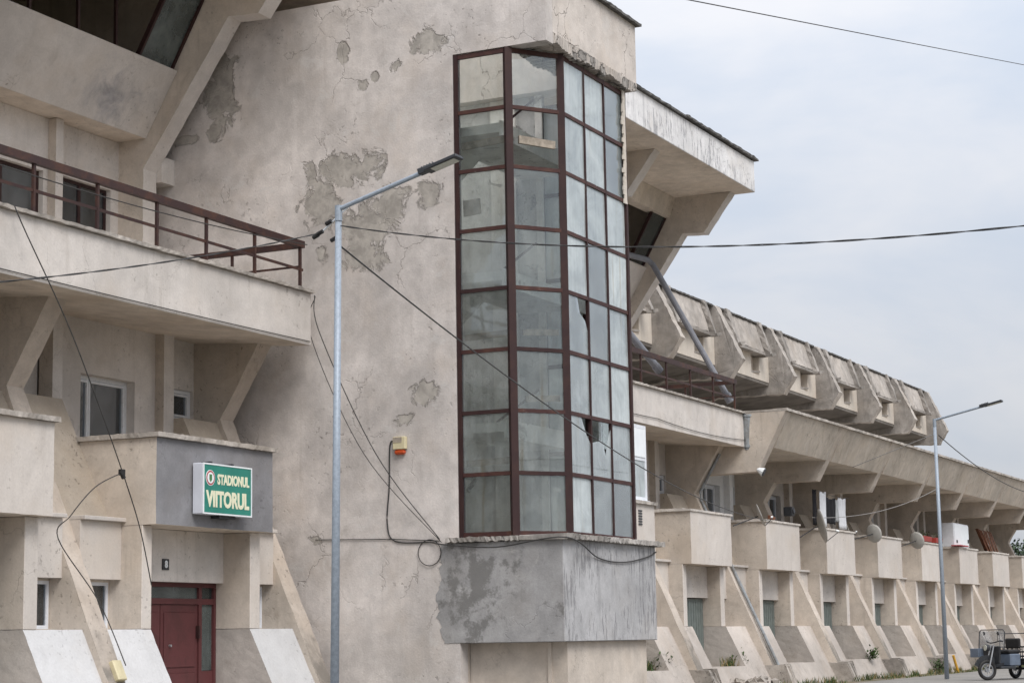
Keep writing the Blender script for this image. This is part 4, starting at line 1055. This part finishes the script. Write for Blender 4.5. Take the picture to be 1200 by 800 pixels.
# enclosed PVC balcony window on bay 3
t = empty('balcony_window', (48.2, 19.85, 5.04), 'white framed balcony enclosure on the bay behind the tower', 'window enclosure')
w = window(t, 46.0, 49.0, 5.06, 7.05, 19.86, M['pvc'], splits=(.33, .66), hsplits=(.55,), fw=.09, gmat=M['gl_front'])
for i in range(3):
    q = MB(); q.box(46.1 + i * .98, 47.0 + i * .96, 19.845, 19.858, 6.20, 6.95); q.build('panel', M['signwhite'], t)
q = MB(); q.box(45.95, 49.05, 19.80, 19.9, 5.02, 5.058); q.build('sill', M['pvc'], t)
reparent(t)
q = MB()
for i in range(6): q.box(48.18, 48.42, 19.78, 19.798, 4.40 + i * .07, 4.44 + i * .07)
tag(q.build('vent_grille', M['dkplastic']), 'dark slotted vent on the beige bay right of the tower', 'vent')
q = MB(); q.box(62.0, 62.25, 20.1, 20.4, 5.30, 5.60); q.tube([(62.12, 20.1, 5.45), (62.12, 20.06, 5.45)], .10, 12); tag(q.build('air_unit', M['dkplastic'], bevel=.02), 'black box unit beside the white loggia', 'air unit')
t = empty('flood_lamp', (57.3, 19.5, 6.4), 'small white flood lamp at the tip of the end beam', 'lamp')
q = MB(); q.tube([(57.12, 19.56, 6.45), (57.15, 19.38, 6.35)], .10, 10, radii=[.05, .14]); q.build('housing', M['signwhite'], t)
q = MB(); q.disc((57.15, 19.36, 6.34), (.1, -.87, -.48), .12, .02, 12); q.build('lens', M['dkplastic'], t); reparent(t)

# ================================================================== CARGO TRICYCLE
def trike(org, heading, scale, steer):
    """built along +x = backwards from the front wheel, then turned about its front wheel contact"""
    t = empty('cargo_tricycle', org, 'dark grey electric cargo tricycle parked by the far end of the stand', 'tricycle')
    parts = []
    def add(mb, name, mat, parent=None, **kw): o = mb.build(name, mat, parent or t, **kw); parts.append(o) if parent is None else None; return o
    def wheel(c, r, wd, spokes=True):
        q = MB(); q.torus(c, (0, 1, 0), r - wd * .5, wd * .5, 28, 10); o = add(q, 'wheel', M['black'])
        q = MB(); q.torus(c, (0, 1, 0), r - wd * 1.05, .018, 28, 6)
        for i in range(8):
            a = i * math.pi / 4; q.tube([Vector(c), Vector(c) + Vector((math.cos(a), 0, math.sin(a))) * (r - wd)], .010, 5)
        q.disc(c, (0, 1, 0), .06, wd * .9, 14); add(q, 'rim', M['steel'], o)
        return o
    wheel((0, 0, .28), .28, .10)
    for s in (-1, 1): wheel((1.95, s * .50, .28), .28, .11)
    q = MB()
    for s in (-1, 1): q.tube([(0, s * .09, .28), (.10, s * .09, .62), (.20, s * .07, .95)], .022, 8)
    add(q, 'fork', M['steel'])
    q = MB(); n = 9
    for i in range(n):
        a0, a1 = R(20 + 140 * i / n), R(20 + 140 * (i + 1) / n)
        q.beam((.34 * math.cos(a0), 0, .28 + .34 * math.sin(a0)), (.34 * math.cos(a1), 0, .28 + .34 * math.sin(a1)), .13, .012, 0, Vector((0, 1, 0)))
    add(q, 'mudguard', M['trike'])
    q = MB(); q.tube([(.22, -.36, 1.06), (.17, -.2, 1.02), (.15, 0, 1.0), (.17, .2, 1.02), (.22, .36, 1.06)], .016, 8)
    for s in (-1, 1): q.tube([(.22, s * .36, 1.06), (.30, s * .42, 1.05)], .022, 8)
    add(q, 'handlebar', M['dkplastic'])
    for s in (-1, 1):
        q = MB(); q.tube([(.2, s * .28, 1.04), (.17, s * .36, 1.22)], .007, 5); q.disc((.17, s * .38, 1.26), (1, 0, .1), .055, .02, 14); add(q, 'mirror', M['dkplastic'])
    q = MB(); q.disc((.03, 0, .88), (1, 0, 0), .09, .10, 18); o = add(q, 'headlight', M['dkplastic'])
    q = MB(); q.disc((-.025, 0, .88), (1, 0, 0), .078, .02, 18); add(q, 'lens', M['lens'], o)
    # front cowl / leg shield, body
    q = MB(); q.prism([(-.26, .45), (-.30, .92), (.30, .92), (.26, .45)], .22, .28); add(q, 'leg_shield', M['trike'], bevel=.02)
    q = MB(); q.box(.28, .95, -.27, .27, .30, .37); add(q, 'footboard', M['trike'], bevel=.015)
    q = MB(); q.box(.72, 1.18, -.27, .27, .371, .70); add(q, 'battery_box', M['trike2'], bevel=.03)
    q = MB(); q.box(.70, 1.22, -.26, .26, .703, .82); add(q, 'seat', M['black'], bevel=.04)
    q = MB(); q.box(1.18, 1.26, -.25, .25, .84, 1.12); add(q, 'backrest', M['black'], bevel=.03)
    # windscreen frame
    q = MB(); q.tube([(.24, -.42, .80), (.30, -.42, 1.30), (.30, -.36, 1.36), (.30, .36, 1.36), (.30, .42, 1.30), (.24, .42, .80)], .014, 8); o = add(q, 'windscreen_frame', M['dkplastic'])
    q = MB(); q.poly([(.245, -.41, .86), (.245, .41, .86), (.30, .41, 1.33), (.30, -.41, 1.33), (.251, -.41, .86), (.251, .41, .86), (.306, .41, 1.33), (.306, -.41, 1.33)], [(0,1,2,3),(7,6,5,4),(0,4,5,1),(2,6,7,3),(1,5,6,2),(3,7,4,0)]); add(q, 'windscreen', M['screen'], o)
    q = MB(); q.tube([(1.22, -.44, .5), (1.22, -.44, 1.25), (1.22, .44, 1.25), (1.22, .44, .5)], .016, 8); add(q, 'roll_bar', M['dkplastic'])
    # cargo bed
    q = MB(); q.box(1.3, 2.7, -.55, .55, .52, .56); o = add(q, 'cargo_bed', M['trike'])
    for (a, b) in (((1.3, -.55), (2.7, -.55)), ((1.3, .55), (2.7, .55)), ((1.3, -.55), (1.3, .55)), ((2.7, -.55), (2.7, .55))):
        q = MB()
        for z in (.62, .74, .88): q.beam((a[0], a[1], z), (b[0], b[1], z), .02, .03)
        n = 7
        for i in range(n + 1):
            x = a[0] + (b[0] - a[0]) * i / n; y = a[1] + (b[1] - a[1]) * i / n; q.beam((x, y, .56), (x, y, .88), .018, .018)
        add(q, 'bed_rail', M['trike'], o)
    q = MB(); q.box(.4, 2.6, -.04, .04, .38, .46); q.box(1.4, 2.6, -.42, -.36, .44, .515); q.box(1.4, 2.6, .36, .42, .44, .515); q.tube([(1.95, -.5, .28), (1.95, .5, .28)], .035, 8); add(q, 'chassis', M['dkplastic'])
    q = MB(); q.box(.10, .55, .34, .62, .62, .86); add(q, 'side_basket', M['trike2'], bevel=.01)
    t.rotation_euler = (0, 0, heading); t.scale = (scale,) * 3
    for o in parts:
        if o.name.split('.')[0] in ('fork', 'mudguard', 'handlebar', 'mirror', 'headlight') or o.name == 'wheel': o.rotation_euler = (0, 0, steer)
    return t
trike((60.6, 13.75, .05), R(-24), 1.10, R(-24))

# ================================================================== PLANTS, DEBRIS
def tuft(q, c, n, h, sp, m=0):
    for _ in range(n):
        a = random.uniform(0, 6.28); r = random.uniform(0, sp); b = Vector(c) + Vector((math.cos(a) * r, math.sin(a) * r * .5, 0))
        d = Vector((random.uniform(-.5, .5), random.uniform(-.5, .5), 1)).normalized() * random.uniform(.4, 1) * h
        s_ = Vector((random.uniform(-1, 1), random.uniform(-1, 1), 0)).normalized() * .012
        q.face([b - s_, b + s_, b + d * .6 + s_ * .6 + Vector((0, 0, 0)), b + d]); q.m[-1] = random.choice((0, 0, 1)) if m == 0 else m
q = MB()
for _ in range(90):
    x = random.uniform(52, 100); tuft(q, (x, random.uniform(18.2, 18.95), 0), 26, .28, .25)
for (x, y) in ((49.0, 19.9), (48.5, 19.8), (55.0, 19.75), (54.6, 19.8)): tuft(q, (x, y, .64), 60, .4, .35)
for _ in range(60):
    tuft(q, (random.uniform(60, 100), random.uniform(17.3, 18.4), 0), 18, .16, .3)
tag(q.build('grass', [M['leaf'], M['straw']]), 'weedy grass along the foot of the stand', 'grass', kind='stuff')
def shrub(c, h, n, label):
    q = MB()
    t = empty('shrub', c, label, 'shrub', 'small shrubs at the foot of the stand')
    for _ in range(n):
        p = Vector(c) + Vector((random.gauss(0, .22) * h * 1.6, random.gauss(0, .14) * h * 1.6, abs(random.gauss(.4, .3)) * h))
        d = Vector((random.uniform(-1, 1), random.uniform(-1, 1), random.uniform(-.2, 1))).normalized(); e = d.cross(UPV).normalized() * .03
        q.face([p, p + d * .06 + e, p + d * .13, p + d * .06 - e])
    q.build('foliage', M['leaf'], t)
    q = MB()
    for _ in range(5): q.tube([c, Vector(c) + Vector((random.uniform(-.25, .25) * h, random.uniform(-.15, .15) * h, h * .6))], .01, 5)
    q.build('stem', M['bark'], t); reparent(t)
shrub((49.25, 19.7, .64), .45, 260, 'green shrub on the plinth right below the cement box')
shrub((55.2, 19.65, .64), .38, 220, 'green shrub beside the grey metal door of the first far bay')
shrub((67.5, 19.2, .62), .36, 160, 'weed bush growing on the third far doorstep')
shrub((74.6, 18.7, 0), .5, 200, 'low bush left of the tricycle')
def rubble(c, n, label, cat='rubble'):
    q = MB()
    for _ in range(n):
        p = Vector(c) + Vector((random.gauss(0, .5), random.gauss(0, .15), random.uniform(0, .15)))
        a = Vector((random.uniform(-1, 1), random.uniform(-1, 1), random.uniform(-1, 1))).normalized(); b = a.cross(Vector((.3, .5, .8))).normalized(); e = a.cross(b)
        q.obox(p, a, b, e, random.uniform(.05, .16), random.uniform(.05, .14), random.uniform(.03, .09))
    return tag(q.build('rubble', M['rubble'], jitter=.012), label, cat, kind='stuff')
rubble((48.5, 19.0, .05), 40, 'broken concrete heap below the cement box'); rubble((54.5, 18.9, .05), 50, 'broken concrete heap by the first far buttress foot')
t = empty('yellow_post', (74.2, 17.9, 0), 'short yellow post leaning beside the far lamp', 'post')
q = MB(); q.tube([(74.2, 17.9, 0), (73.95, 18.0, .65)], .05, 8); q.build('shaft', M['yellow'], t); reparent(t)
# exposed reinforcement on broken buttress feet
for k in (2, 6, 7):
    q = MB(); x = FX(k) + .22
    for i in range(6):
        f = .15 + i * .13 if k != 2 else .9 + i * .24
        y = 19.14 - .0 + f * .47 - .06; q.tube([(x - .16 + random.uniform(-.03, .03), y - .28 if k != 2 else y - .03, f), (x + .14, y - .26 if k != 2 else y - .01, f + random.uniform(-.03, .06))], .018, 6)
    o = q.build('rebar', M['rail'], None); o.parent = main if k < 5 else side; o.matrix_parent_inverse = Matrix.Translation(-o.parent.location)

# ================================================================== TREES beyond the far end
def tree(base, h, w, label):
    t = empty('tree', base, label, 'tree', 'trees beyond the stand'); b = Vector(base)
    q = MB(); q.tube([b, b + Vector((.1, 0, h * .35)), b + Vector((-.1, .2, h * .75))], .2, 8, radii=[.24, .17, .06])
    for i in range(6):
        a = i * 1.05; s_ = b + Vector((0, 0, h * (.3 + .07 * i))); q.tube([s_, s_ + Vector((math.cos(a) * w * .35, math.sin(a) * w * .35, h * .18))], .06, 6, radii=[.08, .02])
    q.build('trunk', M['bark'], t, smooth=True)
    q = MB(); cl = [(b + Vector((random.gauss(0, .3) * w, random.gauss(0, .3) * w, h * random.uniform(.35, .92))), random.uniform(.5, 1.1)) for _ in range(34)]
    for c, r in cl:
        for _ in range(110):
            p = c + Vector((random.gauss(0, 1), random.gauss(0, 1), random.gauss(0, .8))) * r * .5
            d = Vector((random.uniform(-1, 1), random.uniform(-1, 1), random.uniform(-.6, .6))).normalized(); e = d.cross(UPV).normalized() * .09
            q.face([p, p + d * .14 + e, p + d * .3, p + d * .14 - e])
    q.build('crown', M['leaf2'], t); reparent(t)
tree((118, 24.5, 0), 7.0, 4.2, 'dark green tree seen through the end of the stand')
tree((124, 21.5, 0), 6.4, 4.0, 'dark tree at the right edge beyond the stand')
tree((131, 27.5, 0), 7.4, 4.6, 'farther tree behind the end of the stand')
